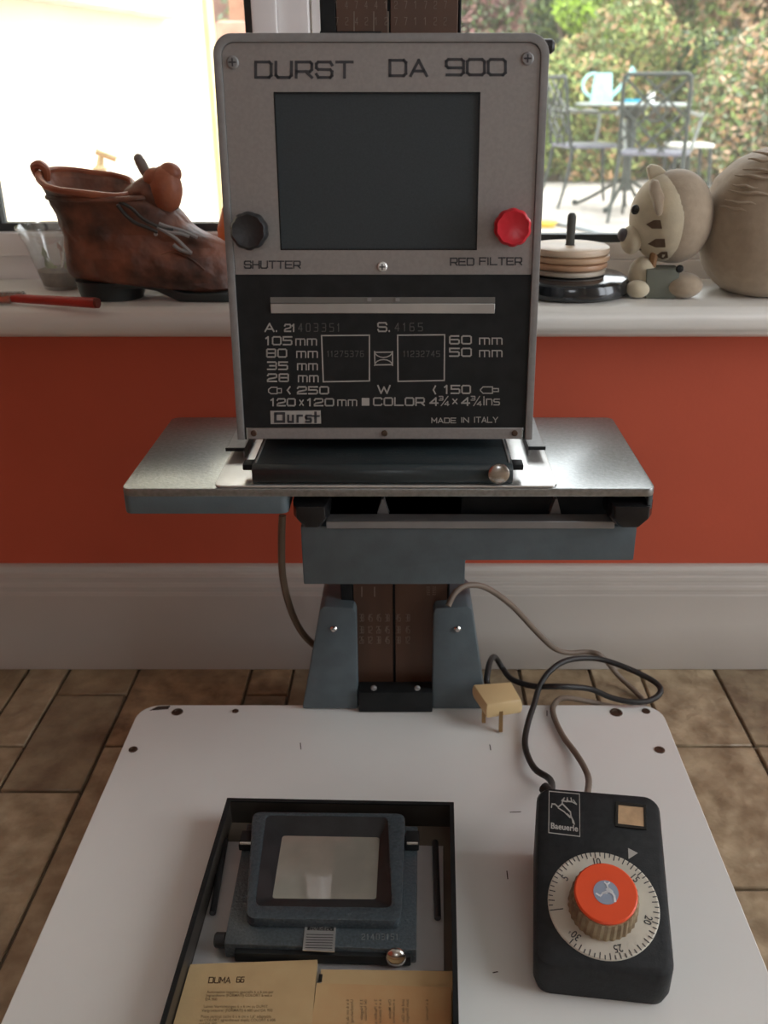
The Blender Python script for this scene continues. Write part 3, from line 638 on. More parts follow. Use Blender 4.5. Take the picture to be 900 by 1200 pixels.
# small black tag between the sheets
p = P(375.5, 1146, pr1z+.0034); MB(TM).box(p[0]-.0013, p[1]-.003, pr1z+.0031, p[0]+.0013, p[1]+.003, pr1z+.0036).build('ink_mark', M_black, s2)

# ================================================================== TIMER
tz = ZB+.0002; ZF, ZR = ZB+.030, ZB+.072      # the face slopes up towards the back
c4 = [on_z(624, 1133, ZF), on_z(792, 1146, ZF), on_z(773, 934, ZR), on_z(631, 919, ZR)]
ux = ((c4[1]-c4[0])+(c4[2]-c4[3])); ux.z = 0; ux.normalize(); ctr = sum(c4, Vector())/4
uy = (c4[3]-c4[0])+(c4[2]-c4[1]); uy = (uy-ux*uy.dot(ux)).normalized(); uz = ux.cross(uy)
TMm = Matrix(((ux.x, uy.x, uz.x, ctr.x), (ux.y, uy.y, uz.y, ctr.y), (ux.z, uy.z, uz.z, ctr.z), (0, 0, 0, 1))); TI = TMm.inverted()
wd = ((c4[1]-c4[0]).length+(c4[2]-c4[3]).length)/4; hd = ((c4[3]-c4[0]).length+(c4[2]-c4[1]).length)/4
TI_E = empty('darkroom_timer', (ctr.x, ctr.y, tz), 'black enlarger timer box with a cream dial and orange knob', 'timer')
M_tim = mat('black_crackle_plastic', (.013, .0145, .016), .5, var=.25, vs=200, bump=.35, bs=600, spec=.35)
TT = 0
def tring(dd, r, zl=0, zw=None):
    o = [TMm @ Vector((x, y, zl)) for x, y in rrect(-wd+dd, -hd+dd, wd-dd, hd-dd, r, 6)]
    return [Vector((p.x, p.y, zw)) for p in o] if zw is not None else o
lo = tring(.003, .010, 0, tz); mi = tring(.0005, .012, 0, tz+.008)
CS = MB().loft([lo, mi, tring(0, .012, -.004), tring(.0015, .011, -.0012), tring(.005, .008, 0)]).build('case', M_tim, TI_E, smooth=True)
def ti(px, py, z=0): p = TI @ on_plane(px, py, ctr, uz); return (p.x, p.y)
FT = lambda z: (lambda px, py: TMm @ Vector((*ti(px, py), z)))
dx, dy = ti(707, 1060)
M_dial = mat('cream_dial', (.62, .58, .49), .5, var=.06, vs=40)
RD = .0400
DL = MB(TMm).lathe([(0, .0012), (RD-.001, .0012), (RD, .0006), (RD, 0)], lambda x, y, z: (x+dx, y+dy, z+TT-.0002), 72).build('dial', M_dial, TI_E)
mb = MB(); zz = TT+.0012
FL = lambda x, y: TMm @ Vector((x+dx, y+dy, zz))
# ticks: each second; clockwise from the 1 mark. measured angles of the numerals on the dial (local frame, ccw from +x)
def dang(px, py): x, y = ti(px, py); return math.atan2(y-dy, x-dx)
a1 = dang(658, 1066); 
num = [('1', 658, 1066), ('5', 661, 1029), ('10', 698, 1007), ('15', 743, 1030), ('20', 756, 1078), ('25', 723, 1109), ('30', 677, 1095)]
angs = [dang(px, py) for _, px, py in num]
for i in range(1, len(angs)):
    while angs[i] > angs[i-1]: angs[i] -= 2*PI
vals = [1, 5, 10, 15, 20, 25, 30]
for s_ in range(2, 61):
    s = s_/2
    if s < .9: continue
    k = max(j for j in range(7) if vals[j] <= max(s, 1)) if s < 30 else 5
    t = (s-vals[k])/(vals[k+1]-vals[k]); a = angs[k]+(angs[k+1]-angs[k])*t
    r0 = RD-.0046 if s == int(s) else RD-.0032
    ribbon(mb, [(math.cos(a)*r0, math.sin(a)*r0), (math.cos(a)*(RD-.0008), math.sin(a)*(RD-.0008))], .0008, FL)
for (t, px, py), a in zip(num, angs):
    rr = .0320; cxn, cyn = math.cos(a)*rr, math.sin(a)*rr; ra = a-PI/2; cs, sn = math.cos(ra), math.sin(ra)
    btext(mb, t, lambda u, v: FL(cxn+u*cs-v*sn, cyn+u*sn+v*cs), .0078, bold=.00008, xs=.85)
a = angs[-1]-.14; cxn, cyn = math.cos(a)*.034, math.sin(a)*.034; ra = a-PI/2; cs, sn = math.cos(ra), math.sin(ra)
btext(mb, 's', lambda u, v: FL(cxn+u*cs-v*sn, cyn+u*sn+v*cs), .004)
mb.build('dial_marks', M_dprint, DL)
# knob: ribbed cream skirt, orange cap, blue-grey badge
kz = .0195; kc = TI @ on_plane(709.5, 1049, ctr+uz*(kz+.003), uz); kx, ky = (kc.x+dx)/2, (kc.y+dy)/2
rib = lambda a: 1+.018*math.sin(a*32)
KN = MB(TMm).lathe([(.0248, 0), (.0245, .003), (.0235, kz-.003), (.0228, kz-.001), (0, kz-.001)], lambda x, y, z: (x+kx, y+ky, z+TT+.001), 128, rib).build('knob', mat('yellowed_knob_plastic', (.42, .33, .20), .5, tint=(.2, .13, .07), vs=60), TI_E)
MB(TMm).lathe([(.0215, kz-.0015), (.0222, kz-.0005), (.0222, kz+.0012), (.0212, kz+.002), (0, kz+.002)], lambda x, y, z: (x+kx, y+ky, z+TT+.001), 64).build('cap', mat('orange_knob_cap', (.85, .085, .018), .4, var=.04), KN)
MB(TMm).lathe([(.0088, kz+.002), (.0088, kz+.0024), (0, kz+.0024)], lambda x, y, z: (x+kx, y+ky, z+TT+.001), 40).build('badge', mat('blue_grey_badge', (.28, .33, .42), .35), KN)
def stag(mb, F, s, pts, wd_):
    for pl_, k in pts: ribbon(mb, [(x*s, y*s) for x, y in pl_], wd_*k*s, F)
STAG = [([(-.9, -.25), (-.55, -.45), (-.3, -.15), (.05, -.1), (.2, .35), (.1, .8)], 1), ([(-.3, -.15), (.1, .05), (.5, .1), (.75, -.3), (.8, -.8)], 1.3), ([(.2, .3), (.45, .1)], 2.2), ([(.1, .7), (.35, .95)], .8), ([(.1, .75), (-.1, .95)], .8)]
mb = MB(); stag(mb, lambda x, y: TMm @ Vector((x+kx, y+ky, TT+.0012+kz+.0026)), .0075, STAG, .16); mb.build('badge_stag', mat('white_print', (.75, .76, .78), .5), KN)
# pointer triangle, orange window, logo
MB().add([FT(TT+.0004)(736, 994), FT(TT+.0004)(747.5, 1000), FT(TT+.0004)(736.5, 1007)], [(0, 1, 2)]).build('pointer', M_print, TI_E)
q = [ti(724, 966, TT), ti(754.5, 969.5, TT), ti(754, 947, TT), ti(724.5, 944, TT)]
MB(TMm).prism(q, TT-.0003, TT+.0008).build('indicator_window', mat('amber_indicator_lens', (.55, .36, .20), .3, var=.12, vs=120, coat=.5), TI_E)
q2 = [ti(721, 969, TT), ti(757.5, 973, TT), ti(757, 944, TT), ti(721.5, 940, TT)]
polyframe(MB(TMm), q2, q, TT-.0003, TT+.0012).build('indicator_bezel', mat('black_gloss_bezel', (.012, .011, .01), .2), TI_E)
mb = MB(); F = FT(TT+.0004)
def Lg(u, v):   # u,v in 0..1 over the logo rectangle
    a = (643.5+35.5*u, 927.5+3.2*u); b = (643+36.5*u, 976+4.5*u)
    return F(a[0]+(b[0]-a[0])*v, a[1]+(b[1]-a[1])*v)
for pl_ in ([(0, 0), (1, 0)], [(1, 0), (1, 1)], [(1, 1), (0, 1)], [(0, 1), (0, 0)]): ribbon(mb, pl_, .022, Lg)
for pl_, w_ in (([(.08, .38), (.1, .30), (.2, .3), (.3, .36), (.42, .28), (.45, .2)], .035), ([(.3, .38), (.5, .46), (.68, .58), (.7, .52)], .03), ([(.45, .28), (.6, .38), (.7, .45), (.72, .55), (.8, .66), (.82, .72)], .04), ([(.6, .5), (.75, .6), (.78, .7)], .03),
                ([(.42, .2), (.5, .13), (.45, .2), (.58, .21), (.6, .12), (.62, .2), (.75, .2), (.72, .12)], .035), ([(.75, .2), (.9, .25), (.8, .16)], .03)):
    ribbon(mb, pl_, w_, Lg)
btext(mb, 'Baeuerle', lambda a, b: Lg(.5+a, .83-b*.74), .27, bold=.006, xs=.93)
mb.build('logo', M_print, TI_E)

# ================================================================== CABLES AND PLUG
M_cab = mat('black_rubber_cable', (.02, .019, .018), .5); M_gcab = mat('grey_beige_cable', (.19, .145, .11), .55); 
kn = TMm @ Vector((-wd+.012, hd+.001, -.014))
pc = empty('power_cable', (kn.x, kn.y, .0), 'black mains cable looping beside the timer to a cream plug', 'cable')
pts = [kn+Vector((0, -.001, 0)), on_z(645, 914, .05), on_z(626, 900, .045), on_z(615.5, 875, .040), on_z(618, 850, .042), on_z(626, 825, .048), on_z(633, 803, .056), on_z(645, 786, .065),
       on_z(666, 773.5, .068), on_z(700, 772, .062), on_z(735, 783, .055), on_z(767, 799, .048), on_z(774, 811, .045), on_z(761, 821, .041), on_z(740, 822.5, .042), on_z(715, 817, .045), on_z(690, 807, .052), on_z(655, 804.5, .060),
       on_z(625, 804, .05), on_z(600, 796, .045), on_z(589, 783, .045), on_z(580, 770, .062), on_z(574, 776, .075), on_z(570.5, 796, .07), on_z(572, 803, .062)]
MB().tube(pts, .0031, 10, smooth=5).build('cable', M_cab, pc, smooth=True)
MB().tube([kn+Vector((.001, -.004, 0)), kn+Vector((-.002, .004, 0)), kn+Vector((-.005, .009, 0))], .0048, 10, smooth=3).build('strain_relief', M_cab, pc, smooth=True)
# UK plug, standing on two pins on the board near its rear edge
M_plug = mat('cream_plug_plastic', (.68, .50, .26), .4, var=.04)
pb = on_z(583, 850, ZB)
T0 = [on_z(555, 802, .072), on_z(599, 799, .072), on_z(611, 820, .066), on_z(571, 826, .066)]
cen = sum(T0, Vector())/4
dn = Vector((0, -.003, -.014))
bot = [p+dn+(p-cen)*.0 for p in T0]; mid = [p+dn*.35+(p-cen)*.06 for p in T0]; mid2 = [p+dn*.7+(p-cen)*.06 for p in T0]
PG = MB().loft([bot[::-1], mid2[::-1], mid[::-1], T0[::-1]]).build('plug', M_plug, pc, bevel=.0015, label='cream three-pin plug with brass pins')
M_brass = mat('dull_brass', (.35, .22, .10), .4, metal=.7)
for px, py, L_ in ((587, 838, .026), (567, 831, .016)):
    a = on_z(px, py, .053)
    e = Vector((a.x, a.y-.004, ZB+.0012)) if L_ > .02 else a+Vector((0, -.003, -.014))
    d = a+(a-e)*.25
    MB().tube([d, e], .0026, 4).build('pin', M_brass, PG)
# grey-beige lamp cord: from behind the housing, over and down to the floor, then onto the board and to the timer
g0 = TMm @ Vector((-.008, hd-.001, -.020))
gc = [on_y(525, 710, .78), on_y(534, 694, .79), on_y(548, 686, .80), on_y(570, 689, .81), on_y(600, 710, .83), on_y(630, 742, .85), on_y(650, 760, .86), on_y(668, 765, .87), on_y(688, 764, .875),
      on_y(705, 769, .87), on_z(725, 792, .015), on_z(746, 812, .005), on_z(755, 826, .005), on_z(725, 829, .005), on_z(690, 822, .010), on_z(660, 818, .030), on_z(648.5, 828, ZB+.004), on_z(650, 842, ZB+.004),
      on_z(660, 863, ZB+.004), on_z(674, 882, ZB+.006), on_z(685, 900, ZB+.012), on_z(690, 916, ZB+.016), g0]
o = MB().tube(gc, .0030, 10, smooth=5).build('lamp_cord', M_gcab, smooth=True)
prop(o, 'grey-beige cord arching from behind the column right-hand foot and round to the timer', 'cable')
lc = [on_y(331, 604, .81), on_y(330, 630, .81), on_y(331, 672, .815), on_y(338, 706, .82), on_y(350, 735, .83), on_y(366, 754, .84), on_y(385, 762, .86)]
o = MB().tube(lc, .0036, 10, smooth=5).build('hanging_cord', mat('brown_cable', (.16, .11, .07), .55), smooth=True)
prop(o, 'brown cord hanging from under the left of the platform, behind the left foot', 'cable')
# short brown wooden block seen behind the left foot on the floor
# ================================================================== THINGS ON THE SILL
SZ = .4252
# --- boot
def px_at(px, D, z): return on_y(px, 300, D).x
BD = .949; kpx = .000885
def bx(px): return (px-481)*kpx
def bz(py): return on_y(300, py, .945).z
BT = empty('boot_ornament', (bx(170), BD, SZ), 'brown ceramic boot ornament with a dark heel and rolled collar on the window sill', 'ornament')
M_boot = mat('brown_glazed_leather', (.28, .10, .055), .5, tint=(.06, .03, .022), vs=28, bump=.6, bs=70, bump2=.8, bs2=26)
M_terr = mat('orange_brown_glaze', (.42, .13, .06), .45, tint=(.25, .07, .035), vs=35, bump=.3, bs=90)
M_sole = mat('black_green_sole', (.022, .03, .03), .35)
rows = [(341, 226, 278, .022), (335, 200, 286, .028), (328, 95, 288, .027), (320, 91, 288, .030), (310, 90.5, 287, .031), (298, 90, 286, .031), (288, 90, 278, .030), (280, 90, 262, .030), (272, 89.5, 247, .030), (262, 89, 236, .031), (250, 87.5, 226, .033), (238, 85.5, 216, .034), (228, 83, 206, .036), (218, 79, 192, .038), (209, 75.5, 178, .040)]
rings = []; N = 40
for (py, xl, xr, hw) in rows:
    x0, x1 = bx(xl), bx(xr); z = bz(py); c = (x0+x1)/2; a = (x1-x0)/2; R_ = []
    for k in range(N):
        t = 2*PI*k/N; ct, st = math.cos(t), math.sin(t)
        e = .75; X = c+a*math.copysign(abs(ct)**e, ct); Y = hw*math.copysign(abs(st)**.85, st)
        frac = (X-x0)/(x1-x0)
        if py > 285 and py < 325: Y *= (.80+.28*math.sin(PI*min(1, frac*1.05)))  # waist/toe width
        zz_ = z
        if py <= 218: zz_ = z+.010*math.cos(t-2.6)-.004
        nn = noise.noise(Vector((X*35, Y*40, zz_*45)))*.0036+noise.noise(Vector((X*90, Y*80, zz_*110)))*.0020+.0016*math.sin(zz_*330+X*70)*(1 if py < 300 else .3)
        R_.append(Vector((X+nn*ct, BD+Y+nn*st*1.6, zz_)))
    rings.append(R_)
inner = [Vector((p.x*.9+bx(128)*.1, BD+(p.y-BD)*.86, p.z-.002)) for p in rings[-1]]
inner2 = [Vector((p.x*.8+bx(140)*.2, BD+(p.y-BD)*.7, bz(240))) for p in rings[-1]]
UPR = MB().loft(rings+[inner, inner2]).build('upper', M_boot, BT, smooth=True, sub=1)
MB().tube(rings[-1]+[rings[-1][0]], .0032, 8, cap=False).build('collar', M_terr, BT, smooth=True)
# fold under the collar
fold = [Vector((p.x, BD+(p.y-BD)*1.03, p.z-.001)) for p in rings[-3]]
MB().tube(fold+[fold[0]], .0026, 8, cap=False).build('collar_fold', M_boot, BT, smooth=True)
# heel and sole
hl_ = [(bx(98), bx(180)), (bx(99.5), bx(176)), (bx(103), bx(172))]
MB().loft([[Vector(((a+b)/2+(b-a)/2*math.copysign(abs(math.cos(t))**.7, math.cos(t)), BD+.025*math.sin(t), z)) for t in [2*PI*k/24 for k in range(24)]] for (a, b), z in zip(hl_, (bz(328), SZ+.010, SZ))][::-1]).build('heel', M_sole, BT, smooth=True)
sl = []
for i, (px, pb_, pt_) in enumerate(((150, 334, 326), (180, 334, 326), (195, 337, 328), (208, 343, 333), (220, 348, 337), (232, 351, 339), (250, 351.5, 339), (265, 351.5, 338), (276, 351.5, 338), (284, 351, 338), (289, 350, 338))):
    f_ = i/10; x = bx(px); zb_ = max(SZ+.0004, bz(pb_)); ztp = bz(pt_)
    hw = .026*(1-.2*math.exp(-((f_-.2)/.2)**2))*(1 if f_ < .8 else math.sqrt(max(.02, 1-((f_-.8)/.22)**2)))+.002
    sl.append([(x, BD-hw, zb_), (x, BD+hw, zb_), (x, BD+hw, ztp), (x, BD-hw, ztp)])
MB().loft(sl).build('sole', M_sole, BT, bevel=.001)
# pull loop at the back
pp = [(bx(79), BD, bz(215)), (bx(73), BD, bz(206)), (bx(71.5), BD-.003, bz(196)), (bx(78), BD-.004, bz(193)), (bx(83), BD-.002, bz(199)), (bx(81), BD, bz(211))]
MB().tube(pp, .0042, 8, smooth=4).build('pull_loop', M_terr, BT, smooth=True)
# tongue curling forward
tr = []
for i, (px, py, r) in enumerate(((160, 232, 10), (178, 224, 16), (192, 222, 20), (205, 228, 20), (216, 236, 16), (224, 244, 9))):
    tr.append([Vector((bx(px)+r*.00085*math.cos(t)*.55, BD+.026*math.sin(t)*(r/20), bz(py)+r*.00085*math.cos(t))) for t in [2*PI*k/20 for k in range(20)]])
MB().loft(tr).build('tongue', M_boot, BT, smooth=True, sub=1)
# bird-like lump with orange breast on the tongue
BR = MB().ball((bx(214), BD-.012, bz(221)), (.0165, .016, .0215), fn=lambda d: 1+.04*noise.noise(d*4)).ball((bx(220), BD-.010, bz(203)), (.0115, .011, .0105)).ball((bx(205), BD-.012, bz(208)), (.012, .012, .010))
BR.build('orange_lump', M_terr, BT, smooth=True, label='rounded orange-brown lump like a perched bird')
MB().tube([(bx(203), BD-.008, bz(212)), (bx(194), BD-.006, bz(203)), (bx(189), BD-.004, bz(193)), (bx(186), BD-.003, bz(186))], lambda t: .0052 if t < .85 else .0043, 10, smooth=4).ball((bx(186), BD-.003, bz(186)), .0046).build('upright_tab', mat('grey_brown_glaze', (.25, .2, .17), .5), BT, smooth=True)
# eyelets and laces
M_lace = mat('grey_lace', (.3, .28, .27), .45)
def bsurf(px, py, off=0):
    for i in range(len(rows)-1):
        if rows[i+1][0] <= py <= rows[i][0]:
            t = (rows[i][0]-py)/(rows[i][0]-rows[i+1][0]); xl = rows[i][1]+(rows[i+1][1]-rows[i][1])*t; xr = rows[i][2]+(rows[i+1][2]-rows[i][2])*t; hw = rows[i][3]+(rows[i+1][3]-rows[i][3])*t
            u = max(-1, min(1, (bx(px)-(bx(xl)+bx(xr))/2)/((bx(xr)-bx(xl))/2)))
            return Vector((bx(px), BD-hw*max(0, 1-abs(u)**2.4)**.42*.97-off, bz(py)))
    return Vector((bx(px), BD-.03, bz(py)))
for l_ in (((168, 236), (174, 246), (183, 256), (195, 262), (206, 268)), ((170, 232), (182, 240), (192, 252), (208, 262), (222, 266)), ((206, 262), (216, 268), (228, 270), (238, 274)), ((212, 266), (224, 275), (232, 283), (240, 292)), ((222, 282), (229, 288), (241, 292)), ((208, 258), (216, 262), (232, 268), (246, 276))):
    MB().tube([bsurf(x, y, .0035) for x, y in l_], .0019, 6, smooth=3).build('lace', M_lace if l_[0][0] > 200 else mat('dark_lace', (.05, .045, .04), .5), BT, smooth=True)
for px, py in ((169, 237), (204, 270)):
    c = bsurf(px, py, .003); MB().lathe([(.0009, 0), (.0017, .0005), (.002, .0009), (.0017, .0013), (.0009, .0013)], lambda x, y, z: (x+c.x, c.y-z, y+c.z), 12).build('eyelet', M_lace, BT, smooth=True)
wv = [bsurf(px, py, .0005) for px, py in ((150, 316), (175, 306), (200, 296), (222, 290), (240, 300), (252, 312))]
MB().tube(wv, .0013, 6, smooth=4).build('seam', M_boot, BT, smooth=True)

# --- plastic cup with seedlings
CD = 1.000
cu = on_y(76, 334, CD); cxx = cu.x
CU = empty('plastic_cup', (cxx, CD, SZ), 'clear plastic cup of soil and seedlings beside the boot', 'cup')
M_cup = glass_mat('clear_plastic', (.93, .93, .93), fac=.16, rough=.12); milky_veil(M_cup, .04)
cup = [(.0205, 0), (.0215, .003), (.033, .046), (.0375, .056), (.0375, .0575), (.0402, .0605), (.0412, .0640), (.0402, .0645), (.0392, .0615), (.0365, .0585), (.0322, .0465), (.0208, .0035), (0, .002)]
MB().lathe(cup, lambda x, y, z: (x+cxx, y+CD, z+SZ), 48).build('cup_wall', M_cup, CU, smooth=True)
MB().lathe([(0, .003), (.0205, .0036), (.0248, .019), (.021, .0205), (.01, .022), (0, .0215)], lambda x, y, z: (x+cxx, y+CD, z+SZ), 32).build('soil', mat('damp_soil', (.09, .06, .04), .9, tint=(.2, .14, .09), vs=150, bump=.8, bs=200), CU)
st = on_y(72, 315, CD-.008); st2 = on_y(77.5, 268, CD-.008)
MB().tube([(st.x, CD-.008, SZ+.02), st2], .0011, 6).build('white_stick', mat('pale_label_stick', (.75, .68, .6), .5), CU)
M_leaf = mat('seedling_leaf', (.26, .32, .04), .5, tint=(.12, .16, .03), vs=60); M_rleaf = mat('seedling_red_leaf', (.3, .07, .04), .5)
rl = random.Random(9)
for px, py, m, s in ((52, 297, M_leaf, 1.3), (57, 311, M_leaf, 1.5), (70, 290, M_rleaf, 1), (87, 306, M_leaf, 1.2), (63, 316, M_leaf, 1.3), (80, 315, M_leaf, 1.4), (84, 298, M_rleaf, .9)):
    p = on_y(px, py, CD-.010 if px < 82 else CD)
    mb = MB(); base = Vector((cxx+(p.x-cxx)*.6, CD-.004, SZ+.021)); mb.tube([base, (base+p)/2+Vector((0, 0, .002)), p], .0007, 5, smooth=2)
    d1 = Vector((rl.uniform(-.3, .3), -.3, 1)).normalized()*.006*s; d2 = Vector((1, rl.uniform(-.3, .3), .2)).normalized()*.0026*s
    mb.add([p-d1, p+d2+Vector((0, -.001, 0)), p+d1, p-d2], [(0, 1, 2, 3)]); mb.add([p-d1+Vector((0, .0006, 0)), p+d2, p+d1+Vector((0, .0006, 0)), p-d2+Vector((0, .0006, 0))], [(3, 2, 1, 0)])
    mb.build('seedling', m, CU)
# --- red handled tool
TE = empty('red_handled_tool', (on_z(60, 350, SZ).x, on_z(60, 350, SZ).y, SZ), 'red-handled metal cutter lying at the left front of the sill', 'tool')
h0 = on_z(10, 349, SZ+.006); h1 = on_z(112, 355, SZ+.006)
M_rh = mat('red_tool_handle', (.42, .035, .025), .35)
d = h1-h0
mb = MB(); mb.tube([h0, h0+d*.3, h0+d*.6, h0+d*.85, h1, h1+d*.02], lambda t: .0042+.0012*t if t < .97 else .003, 12).build('handle', M_rh, TE, smooth=True)
mb = MB(); mb.tube([h0+d*.93+Vector((0, 0, 0)), h1+d*.03], .0049, 12).build('handle_end', mat('dark_red_end', (.2, .03, .02), .5), TE, smooth=True)
q0 = on_z(-22, 349, SZ+.004); 
mb = MB().loft([[(q0.x-.02, q0.y-.006, SZ+.001), (q0.x-.02, q0.y+.006, SZ+.001), (q0.x-.02, q0.y+.005, SZ+.008), (q0.x-.02, q0.y-.005, SZ+.008)], [(h0.x+.004, h0.y-.006, SZ+.001), (h0.x+.004, h0.y+.006, SZ+.001), (h0.x+.004, h0.y+.005, SZ+.009), (h0.x+.004, h0.y-.005, SZ+.009)]])
mb.build('metal_jaw', M_chrome, TE, bevel=.001)
mb = MB()
for k in range(9): x = h0.x+.013-k*.004; mb.box(x, h0.y-.003, SZ+.009, x+.002, h0.y+.004, SZ+.0118)
mb.box(h0.x-.026, h0.y-.004, SZ+.008, h0.x+.016, h0.y+.005, SZ+.010).build('serrated_edge', M_chrome, TE)
# --- orange vase behind the boot toe
vx, vy = on_y(254, 260, 1.012).x+.024, 1.012
o = MB().lathe([(.012, 0), (.017, .006), (.024, .035), (.0235, .06), (.017, .080), (.010, .088), (0, .089)], lambda x, y, z: (x+vx, y+vy, z+SZ), 32).build('orange_gourd', mat('orange_skin', (.75, .16, .03), .4, var=.1, vs=15), smooth=True)
prop(o, 'orange rounded gourd peeping out between boot toe and enlarger head', 'gourd')
# --- stacking toy
sx_, sy_ = on_y(667, 300, .978).x, .978
SB = empty('stacking_toy_base', (sx_, sy_, SZ), 'black disc base with a dark peg, under the wooden rings', 'toy')
MB().lathe([(0, 0), (.060, 0), (.0645, .003), (.0655, .009), (.0635, .015), (.057, .0185), (0, .019)], lambda x, y, z: (x+sx_, y+sy_, z+SZ), 64).build('disc', mat('black_gloss_plastic', (.015, .017, .02), .15, coat=.5), SB, smooth=True)
MB().lathe([(.0045, .018), (.0045, .074), (.0042, .0765), (.0025, .079), (0, .0795)], lambda x, y, z: (x+sx_, y+sy_, z+SZ), 20).build('peg', mat('dark_grey_peg', (.08, .085, .08), .45), SB, smooth=True)
rg = [(.0385, .0062, (.50, .42, .33), 'grey-cream wooden ring, lowest of the stack on the black disc'), (.0405, .0066, (.46, .26, .15), 'tan wooden ring, second from the bottom of the stack'),
      (.0408, .0068, (.52, .33, .2), 'light tan wooden ring, just under the top ring of the stack'), (.0410, .0078, (.68, .52, .38), 'pale wooden ring on top of the stack')]
z = SZ+.0195
for i, (R_, h_, c_, lb) in enumerate(rg):
    ox = (.0, -.0006, .0009, 0)[i]
    o = MB().lathe([(.0055, 0), (R_-.0025, 0), (R_-.0006, .0012), (R_, h_*.5), (R_-.0006, h_-.0012), (R_-.0025, h_), (.0055, h_), (.0055, 0)], lambda x, y, q: (x+sx_+ox, y+sy_, q+z), 56).build('wooden_ring', mat('turned_wood_%d' % i, c_, .45, var=.1, vs=30, stretch=(1, 1, 6), bump=.05, bs=100), smooth=True)
    prop(o, lb, 'ring', 'wooden rings threaded on the peg'); z += h_+.0002
# --- plush cat
CDp = .978
CT = empty('plush_cat', (on_y(850, 320, CDp).x, CDp, SZ), 'cream and tan plush cat lying on the right of the sill', 'soft toy')
M_tan = mat('tan_plush_cloth', (.40, .31, .22), .9, var=.06, vs=120, bump=.25, bs=500, sheen=.3, bump2=.15, bs2=25)
M_crm = mat('cream_plush_cloth', (.62, .53, .38), .9, var=.05, vs=80, bump=.25, bs=500, sheen=.3)
M_strp = mat('brown_stripe_cloth', (.13, .08, .05), .9)
def Z(py, D=CDp): return on_y(800, py, D).z
def X(px, D=CDp): return on_y(px, 250, D).x
bxc = X(925); rxb = bxc-X(826); zt_ = Z(165)
def bodyfn(d):
    m = 1+.012*noise.noise(d*6)
    if d.x < -.15 and d.z > -.1: m += .011*math.sin(d.z*26+3*noise.noise(d*2.5))*min(1, (-d.x-.15)*2.5)*min(1, (d.z+.1)*4)*min(1, max(0, (.9-d.z)*4))   # gathered seams near the neck
    k = (abs(d.x)**2.7+abs(d.z)**2.7+abs(d.y)**2.7)**(-1/2.7)
    return m*k*(1 if d.z < 0 or d.x > 0 else 1-.10*d.z*min(1, -d.x*2))
def flat(mb):
    for v in mb.v:
        if v.z < SZ+.0006: v.z = SZ+.0006
    return mb
bcz = (zt_+SZ)/2-.004
flat(MB().ball((bxc, CDp-.0, bcz), (rxb, .062, (zt_-bcz)), 56, 36, bodyfn)).build('body', M_tan, CT, smooth=True)
hx, hz = X(789), Z(253); hrx = X(832)-hx; hrz = Z(196)-hz
MB().ball((hx, CDp-.006, hz), (hrx, .042, hrz*.98), 40, 26, lambda d: 1+.06*max(0, -d.z)*max(0, d.x)).build('head', M_tan, CT, smooth=True)
FCE = MB().ball((hx-.0075, CDp-.006, hz-.001), (hrx*1.0, .0425, hrz*.93), 40, 26, lambda d: 1 if d.x < .16 else .80)
fo = FCE.build('face', M_crm, CT, smooth=True)
MB().ball((X(739.5), CDp-.012, Z(279)), (.0105, .018, .014), 24, 16).build('muzzle', M_crm, CT, smooth=True)
MB().ball((X(729), CDp-.014, Z(273)), (.0055, .009, .0068)).build('nose', mat('grey_nose_cloth', (.12, .11, .12), .6), CT, smooth=True)
MB().ball((X(736.5), CDp-.028, Z(242)), (.0042, .0034, .0048)).build('eye', mat('black_glossy_eye', (.01, .01, .01), .1), CT, smooth=True)
def onhead(px, py, off=.0012):
    cx_, cy_, cz_ = hx-.0075, CDp-.006, hz-.001; rx_, ry_, rz_ = hrx, .0425, hrz*.93
    r = ray(px, py); o_ = CAM
    A_ = (r.x/rx_)**2+(r.y/ry_)**2+(r.z/rz_)**2; B_ = 2*((o_.x-cx_)*r.x/rx_**2+(o_.y-cy_)*r.y/ry_**2+(o_.z-cz_)*r.z/rz_**2); C_ = ((o_.x-cx_)/rx_)**2+((o_.y-cy_)/ry_)**2+((o_.z-cz_)/rz_)**2-1
    dd = B_*B_-4*A_*C_
    if dd < 0: dd = 0
    t = (-B_-math.sqrt(dd))/(2*A_); return o_+r*(t*(1-off))
for pts in (((757, 263), (766, 258), (774, 258), (776, 268), (764, 268)), ((759, 286), (768, 280), (779, 280), (780, 290), (768, 290)), ((768, 300), (775, 295), (782, 295), (783, 302), (776, 304))):
    mb = MB(); k = [onhead(*p) for p in pts]; mb.add(k, [tuple(range(len(k)))]); mb.build('stripe', M_strp, CT)
for a, b in (((738, 269), (742, 268)), ((741, 277), (747, 281)), ((747, 290), (751, 293))):
    MB().tube([onhead(*a), onhead(*b)], .0006, 5).build('whisker_stitch', M_strp, CT)
# ears
er = []
ear = [(751, 211), (754, 206), (760, 207), (770, 217), (779, 231), (783, 243), (780, 252), (773, 255), (769, 246), (763, 232), (755, 221)]
k0 = [onhead(min(px, 779), max(py, 205), .012) for px, py in ear]
MB().prism([(p.x, p.z) for p in k0], CDp-.051, CDp-.040, lambda x, z_, y: (x, y, z_)).build('ear', M_tan, CT, bevel=.0025)
ear2 = [(754, 203), (752, 196), (757, 192), (767, 194), (777, 203), (776, 212), (758, 214)]
MB().prism([(X(px), Z(py)) for px, py in ear2], CDp-.006, CDp+.004, lambda x, z_, y: (x, y, z_)).build('ear', M_crm, CT, bevel=.0025)
